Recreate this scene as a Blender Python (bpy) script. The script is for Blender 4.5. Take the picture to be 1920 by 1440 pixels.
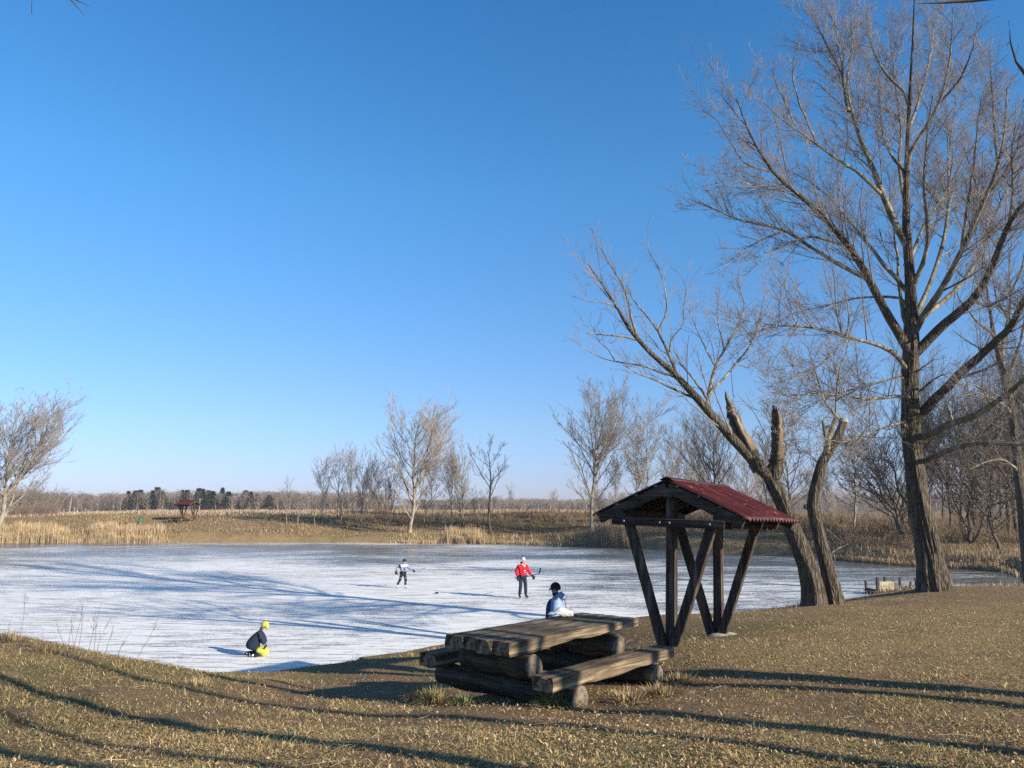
import bpy, math, random
import numpy as np
from mathutils import Vector, Matrix, Euler
R_ = math.radians
for o in list(bpy.data.objects): bpy.data.objects.remove(o)
scene = bpy.context.scene
COL = scene.collection
# ------------------------------------------------------------------ camera
FPX, HOR = 1450.0, 953.0                      # focal length and horizon row, in 1920x1440 photo pixels
PIT = math.atan((HOR - 720) / FPX)
CAMZ = 4.0                                    # metres above the ice
cam = bpy.data.cameras.new('camera'); camo = bpy.data.objects.new('camera', cam); COL.objects.link(camo)
camo.location = (0, 0, CAMZ); camo.rotation_euler = (R_(90) + PIT, 0, 0)
cam.sensor_width = 36; cam.lens = FPX / 1920 * 36; cam.clip_start = 0.05; cam.clip_end = 9000
scene.camera = camo
# ------------------------------------------------------------------ light
SUN_EL = R_(20.5); SAZ = (0.822, -0.569)      # direction towards the sun on the ground
world = bpy.data.worlds.new('World'); scene.world = world; world.use_nodes = True
wn = world.node_tree; bg = wn.nodes['Background']
sky = wn.nodes.new('ShaderNodeTexSky'); sky.sky_type = 'NISHITA'; sky.sun_disc = False
sky.sun_elevation = SUN_EL; sky.sun_rotation = math.atan2(SAZ[0], SAZ[1])
sky.air_density = 1.0; sky.dust_density = 0.25; sky.ozone_density = 2.6; sky.altitude = 100
# clear winter air: bluer aloft, pale horizon; unseen zenith dimmed to cut fill light
_g = wn.nodes.new('ShaderNodeTexCoord'); _s = wn.nodes.new('ShaderNodeSeparateXYZ'); wn.links.new(_g.outputs['Generated'], _s.inputs[0])
_r = wn.nodes.new('ShaderNodeValToRGB'); _e = _r.color_ramp.elements
_e[0].position = 0.0; _e[0].color = (.44, .47, .82, 1); _e[1].position = .6; _e[1].color = (.26, .70, .99, 1)
for _p, _c in ((.036, (.43, .48, .80)), (.105, (.46, .55, .75)), (.17, (.45, .60, .80)), (.39, (.37, .75, .97)), (.8, (.30, .34, .36)), (1.0, (.32, .33, .34))):
    _q = _e.new(_p); _q.color = (*_c, 1)
_m = wn.nodes.new('ShaderNodeMix'); _m.data_type = 'RGBA'; _m.blend_type = 'MULTIPLY'; _m.inputs[0].default_value = 1
wn.links.new(_s.outputs[2], _r.inputs[0]); wn.links.new(sky.outputs[0], _m.inputs[6]); wn.links.new(_r.outputs[0], _m.inputs[7])
wn.links.new(_m.outputs[2], bg.inputs[0]); bg.inputs[1].default_value = 0.131
sl = bpy.data.lights.new('sun', 'SUN'); slo = bpy.data.objects.new('sun', sl); COL.objects.link(slo)
sl.energy = 5.0; sl.angle = R_(0.5); sl.color = (1.0, 0.885, 0.72)
sd = Vector((SAZ[0] * math.cos(SUN_EL), SAZ[1] * math.cos(SUN_EL), math.sin(SUN_EL)))
slo.rotation_euler = sd.to_track_quat('Z', 'Y').to_euler(); slo.location = (20, -20, 30)
scene.view_settings.view_transform = 'Standard'; scene.view_settings.look = 'None'
scene.view_settings.exposure = 0.75; scene.view_settings.gamma = 1.0
scene.cycles.use_denoising = False
scene.cycles.max_bounces = 5; scene.cycles.diffuse_bounces = 2; scene.cycles.glossy_bounces = 2
scene.cycles.transparent_max_bounces = 4; scene.cycles.volume_bounces = 0

def PX(px, py, Y):
    """world point on the ray of photo pixel (px,py) at ground distance Y"""
    u = (px - 960) / FPX; v = (720 - py) / FPX
    d = np.array([u, math.cos(PIT) - v * math.sin(PIT), math.sin(PIT) + v * math.cos(PIT)])
    return np.array([0, 0, CAMZ]) + d * (Y / d[1])

def at_drop(px, py, drop):
    """exact ground point seen at a photo pixel when it lies 'drop' metres under the eye"""
    v = (py - 720) / FPX; t = (v - math.tan(PIT)) / (1 + v * math.tan(PIT)); Y = drop / t
    return float(PX(px, py, Y)[0]), Y
def fit(x, Y, z):
    """survey points were first estimated with a flat-lens formula; put them where they are really seen"""
    if Y < 4.5: return x, Y
    return at_drop(960 + x / Y * FPX, HOR + (CAMZ - z) / Y * FPX, CAMZ - z)
rng = np.random.default_rng(7); random.seed(7)
# ------------------------------------------------------------------ materials
def mat(name):
    m = bpy.data.materials.new(name); m.use_nodes = True
    nt = m.node_tree; b = nt.nodes['Principled BSDF']; b.inputs['Specular IOR Level'].default_value = 0.25
    return m, nt, b
def N(nt, t, **kw):
    n = nt.nodes.new(t)
    for k, v in kw.items():
        if k.startswith('i_'): n.inputs[k[2:].replace('_', ' ')].default_value = v
        else: setattr(n, k, v)
    return n
def ramp(nt, fac, stops, interp='LINEAR'):
    r = nt.nodes.new('ShaderNodeValToRGB'); r.color_ramp.interpolation = interp
    e = r.color_ramp.elements
    while len(e) > 1: e.remove(e[-1])
    e[0].position = stops[0][0]; e[0].color = (*stops[0][1], 1)
    for p, c in stops[1:]:
        q = e.new(p); q.color = (*c, 1)
    nt.links.new(fac, r.inputs[0]); return r
def mixc(nt, fac, a, b, mode='MIX'):
    m = nt.nodes.new('ShaderNodeMix'); m.data_type = 'RGBA'; m.blend_type = mode
    for s, v in ((0, fac), (6, a), (7, b)):
        if hasattr(v, 'links'): nt.links.new(v, m.inputs[s])
        else: m.inputs[s].default_value = v if not isinstance(v, tuple) else (*v, 1) if len(v) == 3 else v
    return m.outputs[2]
def coords(nt, scale=(1, 1, 1), rot=(0, 0, 0), obj=True):
    tc = nt.nodes.new('ShaderNodeTexCoord'); mp = nt.nodes.new('ShaderNodeMapping')
    mp.inputs['Scale'].default_value = scale; mp.inputs['Rotation'].default_value = rot
    nt.links.new(tc.outputs['Object'], mp.inputs[0]); return mp.outputs[0]
def noise(nt, vec, scale, detail=4, rough=0.55, dist=0.0):
    n = N(nt, 'ShaderNodeTexNoise', i_Scale=scale, i_Detail=detail, i_Roughness=rough, i_Distortion=dist)
    nt.links.new(vec, n.inputs['Vector']); return n.outputs[0]
def bump(nt, b, h, strength, dist):
    n = N(nt, 'ShaderNodeBump', i_Strength=strength, i_Distance=dist)
    nt.links.new(h, n.inputs['Height']); nt.links.new(n.outputs[0], b.inputs['Normal'])

def mat_noise(name, c1, c2, scale=20, rough=0.85, bs=0.3, bd=0.01, stretch=(1, 1, 1), c3=None, detail=6):
    m, nt, b = mat(name); v = coords(nt, stretch); n = noise(nt, v, scale, detail, 0.6, 0.3)
    st = [(0.32, c1), (0.68, c2)]
    if c3: st = [(0.3, c1), (0.5, c2), (0.72, c3)]
    r = ramp(nt, n, st); nt.links.new(r.outputs[0], b.inputs['Base Color']); b.inputs['Roughness'].default_value = rough
    if bs: bump(nt, b, n, bs, bd)
    return m
def mat_attr(name, rough=0.85, spec=0.2, trans=0.0):
    m, nt, b = mat(name); a = N(nt, 'ShaderNodeAttribute', attribute_name='Col')
    nt.links.new(a.outputs['Color'], b.inputs['Base Color'])
    b.inputs['Roughness'].default_value = rough; b.inputs['Specular IOR Level'].default_value = spec
    return m
M = {}
def mat_bark(name, dark, light, moss, sc=1.0, bd=0.05):
    m, nt, b = mat(name)
    v = coords(nt, (9 * sc, 9 * sc, 1.5 * sc))
    n1 = noise(nt, v, 1.0, 5, 0.62, 0.9)
    vo = N(nt, 'ShaderNodeTexVoronoi', feature='DISTANCE_TO_EDGE', i_Scale=1.5); 
    ad = nt.nodes.new('ShaderNodeVectorMath'); ad.operation = 'ADD'
    nt.links.new(v, ad.inputs[0])
    nn = N(nt, 'ShaderNodeTexNoise', i_Scale=1.3, i_Detail=3); nt.links.new(v, nn.inputs['Vector'])
    nt.links.new(nn.outputs['Color'], ad.inputs[1]); nt.links.new(ad.outputs[0], vo.inputs['Vector'])
    mm = N(nt, 'ShaderNodeMath', operation='MULTIPLY_ADD'); nt.links.new(vo.outputs[0], mm.inputs[0]); mm.inputs[1].default_value = 1.6
    nt.links.new(n1, mm.inputs[2])
    r = ramp(nt, mm.outputs[0], [(0.35, dark), (0.62, tuple((a + c) / 2 for a, c in zip(dark, light))), (1.0, light)])
    n2 = noise(nt, coords(nt), 1.7, 4)
    fr = ramp(nt, n2, [(0.5, (0, 0, 0)), (0.68, (0.6, 0.6, 0.6))])
    c = mixc(nt, fr.outputs[0], r.outputs[0], moss)
    nt.links.new(c, b.inputs['Base Color']); b.inputs['Roughness'].default_value = 0.9
    bump(nt, b, mm.outputs[0], 1.0, bd)
    return m
M['bark'] = mat_bark('rough_bark', (0.008, 0.0065, 0.005), (0.15, 0.122, 0.092), (0.062, 0.058, 0.032))
M['bark_smooth'] = mat_noise('limb_bark', (0.045, 0.035, 0.024), (0.16, 0.14, 0.095), 5, 0.85, 0.5, 0.02, (1, 1, 0.6), (0.38, 0.35, 0.27))
M['bark_pale'] = mat_noise('pale_bark', (0.10, 0.08, 0.06), (0.26, 0.23, 0.18), 3, 0.85, 0.4, 0.02, (1, 1, 0.3), (0.40, 0.37, 0.31))
M['bark_dark'] = mat_noise('dark_bark', (0.035, 0.028, 0.022), (0.13, 0.1, 0.075), 4, 0.9, 0.5, 0.03, (1, 1, 0.3))
M['twig'] = mat_noise('twig_bark', (0.12, 0.105, 0.098), (0.31, 0.275, 0.25), 1.5, 0.75, 0)
M['twig_pale'] = mat_noise('pale_twigs', (0.20, 0.17, 0.15), (0.42, 0.37, 0.33), 0.6, 0.8, 0)
M['twig_mid'] = mat_noise('grey_twigs', (0.11, 0.09, 0.072), (0.25, 0.205, 0.165), 0.6, 0.8, 0)
M['twig_dark'] = mat_noise('dark_twigs', (0.06, 0.045, 0.035), (0.16, 0.12, 0.085), 0.6, 0.85, 0)
M['wood_bare'] = mat_noise('bare_broken_wood', (0.06, 0.038, 0.024), (0.34, 0.26, 0.18), 5, 0.85, 0.5, 0.02, (1, 1, 0.2))
M['cut'] = mat_noise('sawn_face', (0.25, 0.2, 0.14), (0.42, 0.36, 0.28), 12, 0.85, 0.3, 0.01)
M['attr'] = mat_attr('dry_plants')
def mat_wood(name, dark, mid, light, axis=0, sc=1.0, bs=0.9, bd=0.012):
    m, nt, b = mat(name)
    st = [14, 14, 14]; st[axis] = 0.9
    v = coords(nt, tuple(s * sc for s in st)); n = noise(nt, v, 1.0, 7, 0.65, 0.5)
    n2 = noise(nt, coords(nt), 2.2, 4)
    r = ramp(nt, n, [(0.34, dark), (0.5, mid), (0.66, light)])
    r2 = ramp(nt, n2, [(0.35, (0.55, 0.52, 0.5)), (0.65, (1.1, 1.08, 1.0))])
    c = mixc(nt, 1.0, r.outputs[0], r2.outputs[0], 'MULTIPLY')
    nt.links.new(c, b.inputs['Base Color']); b.inputs['Roughness'].default_value = 0.8
    bump(nt, b, n, bs, bd); return m
M['wood_x'] = mat_wood('weathered_timber', (0.028, 0.021, 0.014), (0.13, 0.1, 0.068), (0.34, 0.27, 0.185), 0)
M['wood_y'] = mat_wood('weathered_log', (0.02, 0.015, 0.011), (0.07, 0.056, 0.04), (0.16, 0.13, 0.095), 1)
M['wood_log_end'] = mat_noise('log_end', (0.07, 0.055, 0.04), (0.25, 0.2, 0.145), 18, 0.85, 0.6, 0.01)
M['wood_post'] = mat_wood('dark_stained_timber', (0.018, 0.014, 0.012), (0.06, 0.043, 0.035), (0.17, 0.14, 0.115), 2)
M['wood_beam'] = mat_wood('dark_stained_beam', (0.022, 0.017, 0.014), (0.06, 0.046, 0.036), (0.13, 0.105, 0.085), 0)

# ------------------------------------------------------------------ mesh helpers
def mesh_np(name, V, F, material, parent=None, col=None, smooth=False, mats=None, midx=None):
    V = np.asarray(V, dtype=np.float32).reshape(-1, 3); F = np.asarray(F, dtype=np.int32)
    me = bpy.data.meshes.new(name); k = F.shape[1]
    me.vertices.add(len(V)); me.vertices.foreach_set('co', V.ravel())
    me.loops.add(F.size); me.loops.foreach_set('vertex_index', F.ravel())
    me.polygons.add(len(F)); me.polygons.foreach_set('loop_start', np.arange(len(F), dtype=np.int32) * k)
    me.polygons.foreach_set('loop_total', np.full(len(F), k, dtype=np.int32))
    if smooth: me.polygons.foreach_set('use_smooth', np.ones(len(F), dtype=bool))
    if midx is not None: me.polygons.foreach_set('material_index', np.asarray(midx, dtype=np.int32))
    me.update(calc_edges=True); me.validate()
    if col is not None:
        a = me.color_attributes.new('Col', 'FLOAT_COLOR', 'POINT')
        c = np.ones((len(V), 4), dtype=np.float32); c[:, :3] = col; a.data.foreach_set('color', c.ravel())
    for mm in (mats or [material]): me.materials.append(mm)
    o = bpy.data.objects.new(name, me); COL.objects.link(o)
    if parent: o.parent = parent
    return o
class MB:
    """collects quads / tris / ngons for one hand-built mesh"""
    def __init__(s): s.v = []; s.f = []; s.m = []
    def add(s, V, F, mi=0):
        n = len(s.v); s.v += [tuple(p) for p in V]; s.f += [tuple(i + n for i in f) for f in F]; s.m += [mi] * len(F); return s
    def box(s, p0, p1, mi=0):
        (a, b, c), (d, e, f) = p0, p1
        return s.add([(a, b, c), (d, b, c), (d, e, c), (a, e, c), (a, b, f), (d, b, f), (d, e, f), (a, e, f)],
                     [(0, 3, 2, 1), (4, 5, 6, 7), (0, 1, 5, 4), (1, 2, 6, 5), (2, 3, 7, 6), (3, 0, 4, 7)], mi)
    def beam(s, p0, p1, w, h, up=(0, 0, 1), ch=0.012, mi=0, seg=1, jit=0.0):
        p0 = Vector(p0); p1 = Vector(p1); d = (p1 - p0).normalized(); u = Vector(up)
        sx = d.cross(u).normalized(); uy = sx.cross(d).normalized(); w /= 2; h /= 2
        ring = [(-w + ch, -h), (w - ch, -h), (w, -h + ch), (w, h - ch), (w - ch, h), (-w + ch, h), (-w, h - ch), (-w, -h + ch)]
        V = []
        for k in range(seg + 1):
            c = p0.lerp(p1, k / seg)
            for a, b in ring:
                j = 1 + (random.random() - .5) * jit
                V.append(c + sx * a * j + uy * b * j)
        F = [tuple(range(7, -1, -1)), tuple(range(8 * seg, 8 * seg + 8))]
        for k in range(seg):
            for i in range(8):
                j = (i + 1) % 8; F.append((8 * k + i, 8 * k + j, 8 * k + 8 + j, 8 * k + 8 + i))
        return s.add(V, F, mi)
    def tube(s, pts, rad, S=10, cap=True, mi=0, capmi=None, ell=1.0, jit=0.0):
        pts = [Vector(p) for p in pts]; n = len(pts); V = []
        ref = Vector((0, 0, 1)) if abs((pts[-1] - pts[0]).normalized().z) < .8 else Vector((1, 0, 0))
        for k, p in enumerate(pts):
            t = (pts[min(k + 1, n - 1)] - pts[max(k - 1, 0)]).normalized()
            u = t.cross(ref).normalized(); w = t.cross(u).normalized(); r = rad[k] if hasattr(rad, '__len__') else rad
            for i in range(S):
                a = 2 * math.pi * i / S; q = r * (1 + (random.random() - .5) * jit)
                V.append(p + u * math.cos(a) * q + w * math.sin(a) * q * ell)
        F = [];
        for k in range(n - 1):
            for i in range(S):
                j = (i + 1) % S; F.append((S * k + i, S * k + S + i, S * k + S + j, S * k + j))
        s.add(V, F, mi)
        if cap:
            b = len(s.v) - n * S
            s.f.append(tuple(b + i for i in range(S))); s.f.append(tuple(b + (n - 1) * S + i for i in range(S - 1, -1, -1)))
            s.m += [capmi if capmi is not None else mi] * 2
        return s
    def ball(s, c, r, seg=10, rings=7, mi=0, z0=-1.0, z1=1.0):
        rr = r if hasattr(r, '__len__') else (r, r, r); V = []; F = []
        a0, a1 = math.asin(z0), math.asin(z1)
        for k in range(rings + 1):
            a = a0 + (a1 - a0) * k / rings
            for i in range(seg):
                b = 2 * math.pi * i / seg
                V.append((c[0] + rr[0] * math.cos(a) * math.cos(b), c[1] + rr[1] * math.cos(a) * math.sin(b), c[2] + rr[2] * math.sin(a)))
        for k in range(rings):
            for i in range(seg):
                j = (i + 1) % seg; F.append((k * seg + i, k * seg + j, k * seg + seg + j, k * seg + seg + i))
        return s.add(V, F, mi)
    def build(s, name, mats, parent=None, smooth=False):
        me = bpy.data.meshes.new(name); me.from_pydata([tuple(p) for p in s.v], [], s.f)
        for mm in (mats if isinstance(mats, (list, tuple)) else [mats]): me.materials.append(mm)
        me.polygons.foreach_set('material_index', s.m)
        if smooth: me.polygons.foreach_set('use_smooth', [True] * len(s.f))
        me.update(); o = bpy.data.objects.new(name, me); COL.objects.link(o)
        if parent: o.parent = parent
        return o
def tag(o, label=None, cat=None, group=None, kind=None):
    if label: o['label'] = label
    if cat: o['category'] = cat
    if group: o['group'] = group
    if kind: o['kind'] = kind
    return o
def empty(name, loc=(0, 0, 0), rot=(0, 0, 0), label=None, cat=None, group=None):
    o = bpy.data.objects.new(name, None); COL.objects.link(o); o.location = loc; o.rotation_euler = rot
    o.empty_display_size = .2
    return tag(o, label, cat, group)

# ------------------------------------------------------------------ numpy noise
_P = rng.random((256, 256))
def vnoise(x, y, s):
    x = np.asarray(x) * s + 100.3; y = np.asarray(y) * s + 57.1
    xi = np.floor(x).astype(int); yi = np.floor(y).astype(int); fx = x - xi; fy = y - yi
    fx = fx * fx * (3 - 2 * fx); fy = fy * fy * (3 - 2 * fy)
    g = lambda a, b: _P[a & 255, b & 255]
    return (g(xi, yi) * (1 - fx) + g(xi + 1, yi) * fx) * (1 - fy) + (g(xi, yi + 1) * (1 - fx) + g(xi + 1, yi + 1) * fx) * fy
def fbm(x, y, s, o=4):
    t = 0; a = .5
    for k in range(o): t = t + a * vnoise(x + 13.7 * k, y - 7.1 * k, s * 2 ** k); a *= .5
    return t - .47
def sstep(a, b, x):
    t = np.clip((x - a) / (b - a), 0, 1); return t * t * (3 - 2 * t)
# ------------------------------------------------------------------ terrain
POND = np.array([(-45, 21), (-22, 17.0), (-14, 17.6), (-10, 17.9), (-7.5, 18.6), (-5.2, 19.5), (-3.6, 20.7), (-2.6, 22.0), (-1.9, 23.3), (-.6, 23.6),
    (.6, 21.5), (2.0, 21.0), (4.5, 21.6), (7.0, 23.2), (9.0, 25.0), (11.5, 29), (14.5, 33.5), (16.5, 35.2), (19.5, 34.4), (24, 37), (28.0, 42), (30.5, 47.5), (30.5, 50),
    (27.5, 53), (25.5, 57.5), (23.5, 62.5), (17, 70), (11.7, 77), (2.3, 84), (-7, 87), (-16, 88.5), (-40, 89.5), (-60, 88.5), (-85, 84), (-95, 60), (-80, 32)], float)
CP = np.array([(0, 0, 2.4), (0, 5.65, 2.1), (-4, 5, 2.15), (5, 5, 2.1), (0, 9, 1.72), (1.5, 10, 1.7), (2.56, 12.2, 1.82), (3.6, 13.75, 1.72), (4, 17.3, 1.62), (7.4, 19.2, 1.6),
    (12.6, 23, 1.62), (18, 27, 1.3), (16, 28, 1.05), (13.5, 26.2, 1.2), (22, 30, 1.05), (28, 38, .6), (10, 10, 1.85), (15, 15, 1.8), (-1, 11.6, 1.3), (-2.6, 14, .85), (-3.2, 17.5, .55), (-2, 20, .3), (-.4, 14, 1.0), (.83, 14.6, .95), (.9, 17, .85), (2.9, 17.3, 1.55),
    (-5.9, 13, 1.36), (-9.7, 14.6, 1.62), (-20, 14, 1.75), (-2.5, 11.3, 1.3), (-3.5, 10, 1.55), (-4.2, 7, 1.86), (-5, 15.2, .6), (-12, 8, 1.9), (-30, 10, 2.0), (30, 5, 2.0), (0, -30, 2.6), (-30, -20, 2.4), (40, -20, 2.4),
    (20, 32, .7), (26, 38, .4), (35, 45, .95), (50, 30, 1.6), (24, 70, 1.1), (24, 90, 2.4), (30, 62, 1.0), (45, 60, 1.2), (45, 90, 2.4), (60, 60, 1.8), (75, 100, 2.6), (-4.7, 14, .78), (-4.2, 13, 1.1), (-4.3, 11.8, 1.36), (-7.8, 14.2, 1.38), (-4.9, 16, .5), (-6.6, 15, .82), (-6.8, 17, .45), (-2.8, 19, .3), (-1.7, 19, .42), (-1, 18, .62), (0, 20, .5), (0, 23, .3), (1.5, 20, .8), (4.2, 20, 1.05), (5, 21.3, .85), (7.5, 21.8, 1.05), (11, 27, .7), (14, 31, .5), (24, 33, .6), (-9.5, 16.5, 1.0),
    (12, 88, 1.9), (12, 100, 3.0), (2, 92, 1.0), (2, 104, 3.0), (-20, 95, 1.0), (-20, 108, 3.15), (-60, 96, 1.2), (-60, 110, 3.2), (-100, 96, 1.5), (-110, 60, 1.5), (-90, 15, 2.0),
    (0, 160, 2.6), (-100, 160, 2.6), (100, 160, 2.6)], float)
CP = np.array([(*fit(*c), c[2]) if c[1] < 150 else tuple(c) for c in CP]); POND = np.array([fit(a, b, 0) for a, b in POND])
CC = 1.2
def _phi(a, b): return np.sqrt(((a[:, None, :2] - b[None, :, :2]) ** 2).sum(-1) + CC * CC)
_A = np.zeros((len(CP) + 1,) * 2); _A[:-1, :-1] = _phi(CP, CP); _A[-1, :-1] = 1; _A[:-1, -1] = 1
_W = np.linalg.solve(_A, np.append(CP[:, 2], 0))
def pond_sd(x, y):
    """signed distance to the shore, positive on land"""
    p = np.stack([x, y], -1); a = POND; b = np.roll(POND, -1, 0); dmin = np.full(len(p), 1e9); ins = np.zeros(len(p), bool)
    for (ax, ay), (bx, by) in zip(a, b):
        e = np.array([bx - ax, by - ay]); w = p - (ax, ay); t = np.clip((w @ e) / (e @ e), 0, 1)
        dmin = np.minimum(dmin, np.hypot(w[:, 0] - t * e[0], w[:, 1] - t * e[1]))
        c = ((ay > y) != (by > y)); 
        if by != ay: ins ^= c & (x < (bx - ax) * (y - ay) / (by - ay) + ax)
    return np.where(ins, -dmin, dmin)
def H(x, y, detail=True):
    x = np.atleast_1d(np.asarray(x, float)); y = np.atleast_1d(np.asarray(y, float)); out = np.empty(len(x))
    for i in range(0, len(x), 20000):
        xs, ys = x[i:i + 20000], y[i:i + 20000]
        g = _phi(np.stack([xs, ys], -1), CP) @ _W[:-1] + _W[-1]
        f = sstep(150, 300, np.hypot(xs, ys)); g = g * (1 - f) + 1.7 * f; g = np.clip(g, .3, 4)
        d = pond_sd(xs, ys) + .5 * fbm(xs, ys, .5, 3) * 1.2
        w = np.where(ys < 40, np.where(xs < -4, 2.6, 1.5), 2.2)
        s = sstep(0, 1, (d + .25) / w)
        s = np.where(d > 0, np.maximum(s, np.minimum(d / .25, 1) * .18), s)
        z = g * s - .45 * (1 - s)
        if detail:
            near = sstep(60, 30, ys)
            z = z + s * (fbm(xs, ys, .9, 4) * .11 * near + fbm(xs, ys, .12, 3) * (.5 * (1 - near) * sstep(4, 14, d)) * sstep(400, 200, ys))
            z = z + s * near * .09 * np.exp(-((xs + 4.95) ** 2 + (ys - 10.1) ** 2) / .25) + s * near * .08 * np.exp(-((xs + 5.35) ** 2 + (ys - 8.7) ** 2) / .2) + s * near * .07 * np.exp(-((xs + 3.45) ** 2 + (ys - 8.9) ** 2) / .2)
        out[i:i + 20000] = z
    return out
def h1(x, y): return float(H([x], [y])[0])
def soil(x, y):
    """bare soil 0..1: worn spots, the path into the hollow, mole heaps"""
    b = sstep(.02, .2, fbm(x, y, .35, 4)) * .38 + sstep(.06, .2, fbm(x + 40, y, 1.3, 3)) * .35
    for cx, cy, rx, ry, s in ((-1.3, 10.6, 1.3, .8, 1.1), (-2.6, 13.2, 1.3, 1.8, 1.2), (-.2, 8.2, 1.6, .8, .7), (1.6, 8.0, 1.8, .8, .9), (3.9, 9.2, 1.4, .7, .6), (3.5, 12.9, .9, .6, 1.1), (1.2, 9.6, 1.5, 1.6, .7),
                              (-4.9, 9.6, .6, .45, 1.4), (-5.3, 8.2, .5, .35, 1.3), (-3.4, 8.4, .5, .35, 1.3), (-2.6, 10.7, .7, .35, 1.0), (-3.0, 9.6, .5, .3, .9), (-.4, 9.0, .6, .3, .9), (9, 18, 3, 1, .5), (13, 19.5, 4, 1.5, .6), (7, 8.5, 2.4, .7, .5), (14, 27, 4, 2, .7)):
        cx, cy = fit(cx, cy, 1.75)
        b = b + s * np.exp(-(((x - cx) / rx) ** 2 + ((y - cy) / ry) ** 2) * 1.2)
    return np.clip(b, 0, 1)
def green(x, y): return np.clip(sstep(.0, .22, fbm(x - 20, y + 9, .28, 4)) * .45 + .15 * sstep(0, .2, fbm(x, y + 33, 1.1, 3)), 0, 1)
def axis(a, b, fine0, fine1, st, gr):
    r = list(np.arange(fine0, fine1 + st, st)); q = r[-1]; s = st
    while q < b: s *= gr; q += s; r.append(q)
    q = r[0]; s = st; l = []
    while q > a: s *= gr; q -= s; l.append(q)
    return np.array(l[::-1] + r)
xs = axis(-1500, 1500, -13, 14, .2, 1.05)
ys1 = np.arange(4, 30, .2); q = 30; s = .2; tail = []
while q < 2000:
    tail.append(q); s = min(s * 1.03, .8) if q < 125 else s * 1.06; q += s
ys = np.concatenate([-np.geomspace(60, 1, 12), np.arange(0, 4, .5), ys1, tail])
gx, gy = np.meshgrid(xs, ys); gz = H(gx.ravel(), gy.ravel())
nx, ny = len(xs), len(ys); ii = np.arange(nx * ny).reshape(ny, nx)
F = np.stack([ii[:-1, :-1], ii[:-1, 1:], ii[1:, 1:], ii[1:, :-1]], -1).reshape(-1, 4)
gc = np.stack([soil(gx.ravel(), gy.ravel()), green(gx.ravel(), gy.ravel()), np.zeros(nx * ny)], -1)
m, nt, b = mat('ground'); at = N(nt, 'ShaderNodeAttribute', attribute_name='Col'); sp = nt.nodes.new('ShaderNodeSeparateColor')
nt.links.new(at.outputs['Color'], sp.inputs[0]); v = coords(nt)
n1 = noise(nt, v, 28, 6, .7, .4); n2 = noise(nt, v, 3.1, 5, .6); n3 = noise(nt, v, 90, 3, .7)
straw = ramp(nt, n1, [(.35, (.065, .045, .023)), (.5, (.26, .185, .095)), (.64, (.5, .38, .2))])
grn = ramp(nt, n1, [(.34, (.045, .045, .02)), (.6, (.17, .165, .07)), (.72, (.26, .23, .11))])
sol = ramp(nt, n1, [(.3, (.10, .066, .036)), (.55, (.27, .185, .105)), (.75, (.46, .34, .215))])
add = N(nt, 'ShaderNodeMath', operation='MULTIPLY_ADD'); nt.links.new(n2, add.inputs[0]); add.inputs[1].default_value = 1.0; nt.links.new(sp.outputs[1], add.inputs[2])
gf = ramp(nt, add.outputs[0], [(.75, (0, 0, 0)), (1.15, (.6, .6, .6))])
add2 = N(nt, 'ShaderNodeMath', operation='MULTIPLY_ADD'); nt.links.new(n2, add2.inputs[0]); add2.inputs[1].default_value = .7; nt.links.new(sp.outputs[0], add2.inputs[2])
sf = ramp(nt, add2.outputs[0], [(.52, (0, 0, 0)), (.85, (1, 1, 1))])
c = mixc(nt, gf.outputs[0], straw.outputs[0], grn.outputs[0]); c = mixc(nt, sf.outputs[0], c, sol.outputs[0])
nt.links.new(c, b.inputs['Base Color']); b.inputs['Roughness'].default_value = .95; b.inputs['Specular IOR Level'].default_value = .1
ns = N(nt, 'ShaderNodeMath', operation='ADD'); nt.links.new(n1, ns.inputs[0]); nt.links.new(n3, ns.inputs[1]); bump(nt, b, ns.outputs[0], .9, .03)
g = mesh_np('ground', np.stack([gx.ravel(), gy.ravel(), gz], -1), F, m, col=gc, smooth=True); tag(g, kind='structure')

# ------------------------------------------------------------------ ice
m, nt, b = mat('ice')
v = coords(nt)
def streak(rot, sx, sy, scale, lo, hi, det=5):
    vv = coords(nt, (sx, sy, 1), (0, 0, R_(rot))); n = noise(nt, vv, scale, det, .62, .25)
    return ramp(nt, n, [(lo, (0, 0, 0)), (hi, (1, 1, 1))]).outputs[0]
big = noise(nt, coords(nt, (.045, .07, 1), (0, 0, .2)), 1.0, 3, .5, .4)
sepp = nt.nodes.new('ShaderNodeSeparateXYZ'); nt.links.new(v, sepp.inputs[0])
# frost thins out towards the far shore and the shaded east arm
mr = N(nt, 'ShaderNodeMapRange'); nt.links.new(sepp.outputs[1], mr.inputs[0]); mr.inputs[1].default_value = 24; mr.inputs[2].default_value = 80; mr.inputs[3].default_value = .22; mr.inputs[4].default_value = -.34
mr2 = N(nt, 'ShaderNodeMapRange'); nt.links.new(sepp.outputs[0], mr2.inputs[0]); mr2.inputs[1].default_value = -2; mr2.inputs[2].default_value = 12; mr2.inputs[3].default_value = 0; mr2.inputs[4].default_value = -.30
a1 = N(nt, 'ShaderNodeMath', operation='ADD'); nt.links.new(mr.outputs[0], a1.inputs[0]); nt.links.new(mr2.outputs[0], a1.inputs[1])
a2 = N(nt, 'ShaderNodeMath', operation='ADD'); nt.links.new(a1.outputs[0], a2.inputs[0]); bgm = N(nt, 'ShaderNodeMath', operation='MULTIPLY_ADD'); nt.links.new(big, bgm.inputs[0]); bgm.inputs[1].default_value = 1.9; bgm.inputs[2].default_value = -.47; nt.links.new(bgm.outputs[0], a2.inputs[1])
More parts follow.
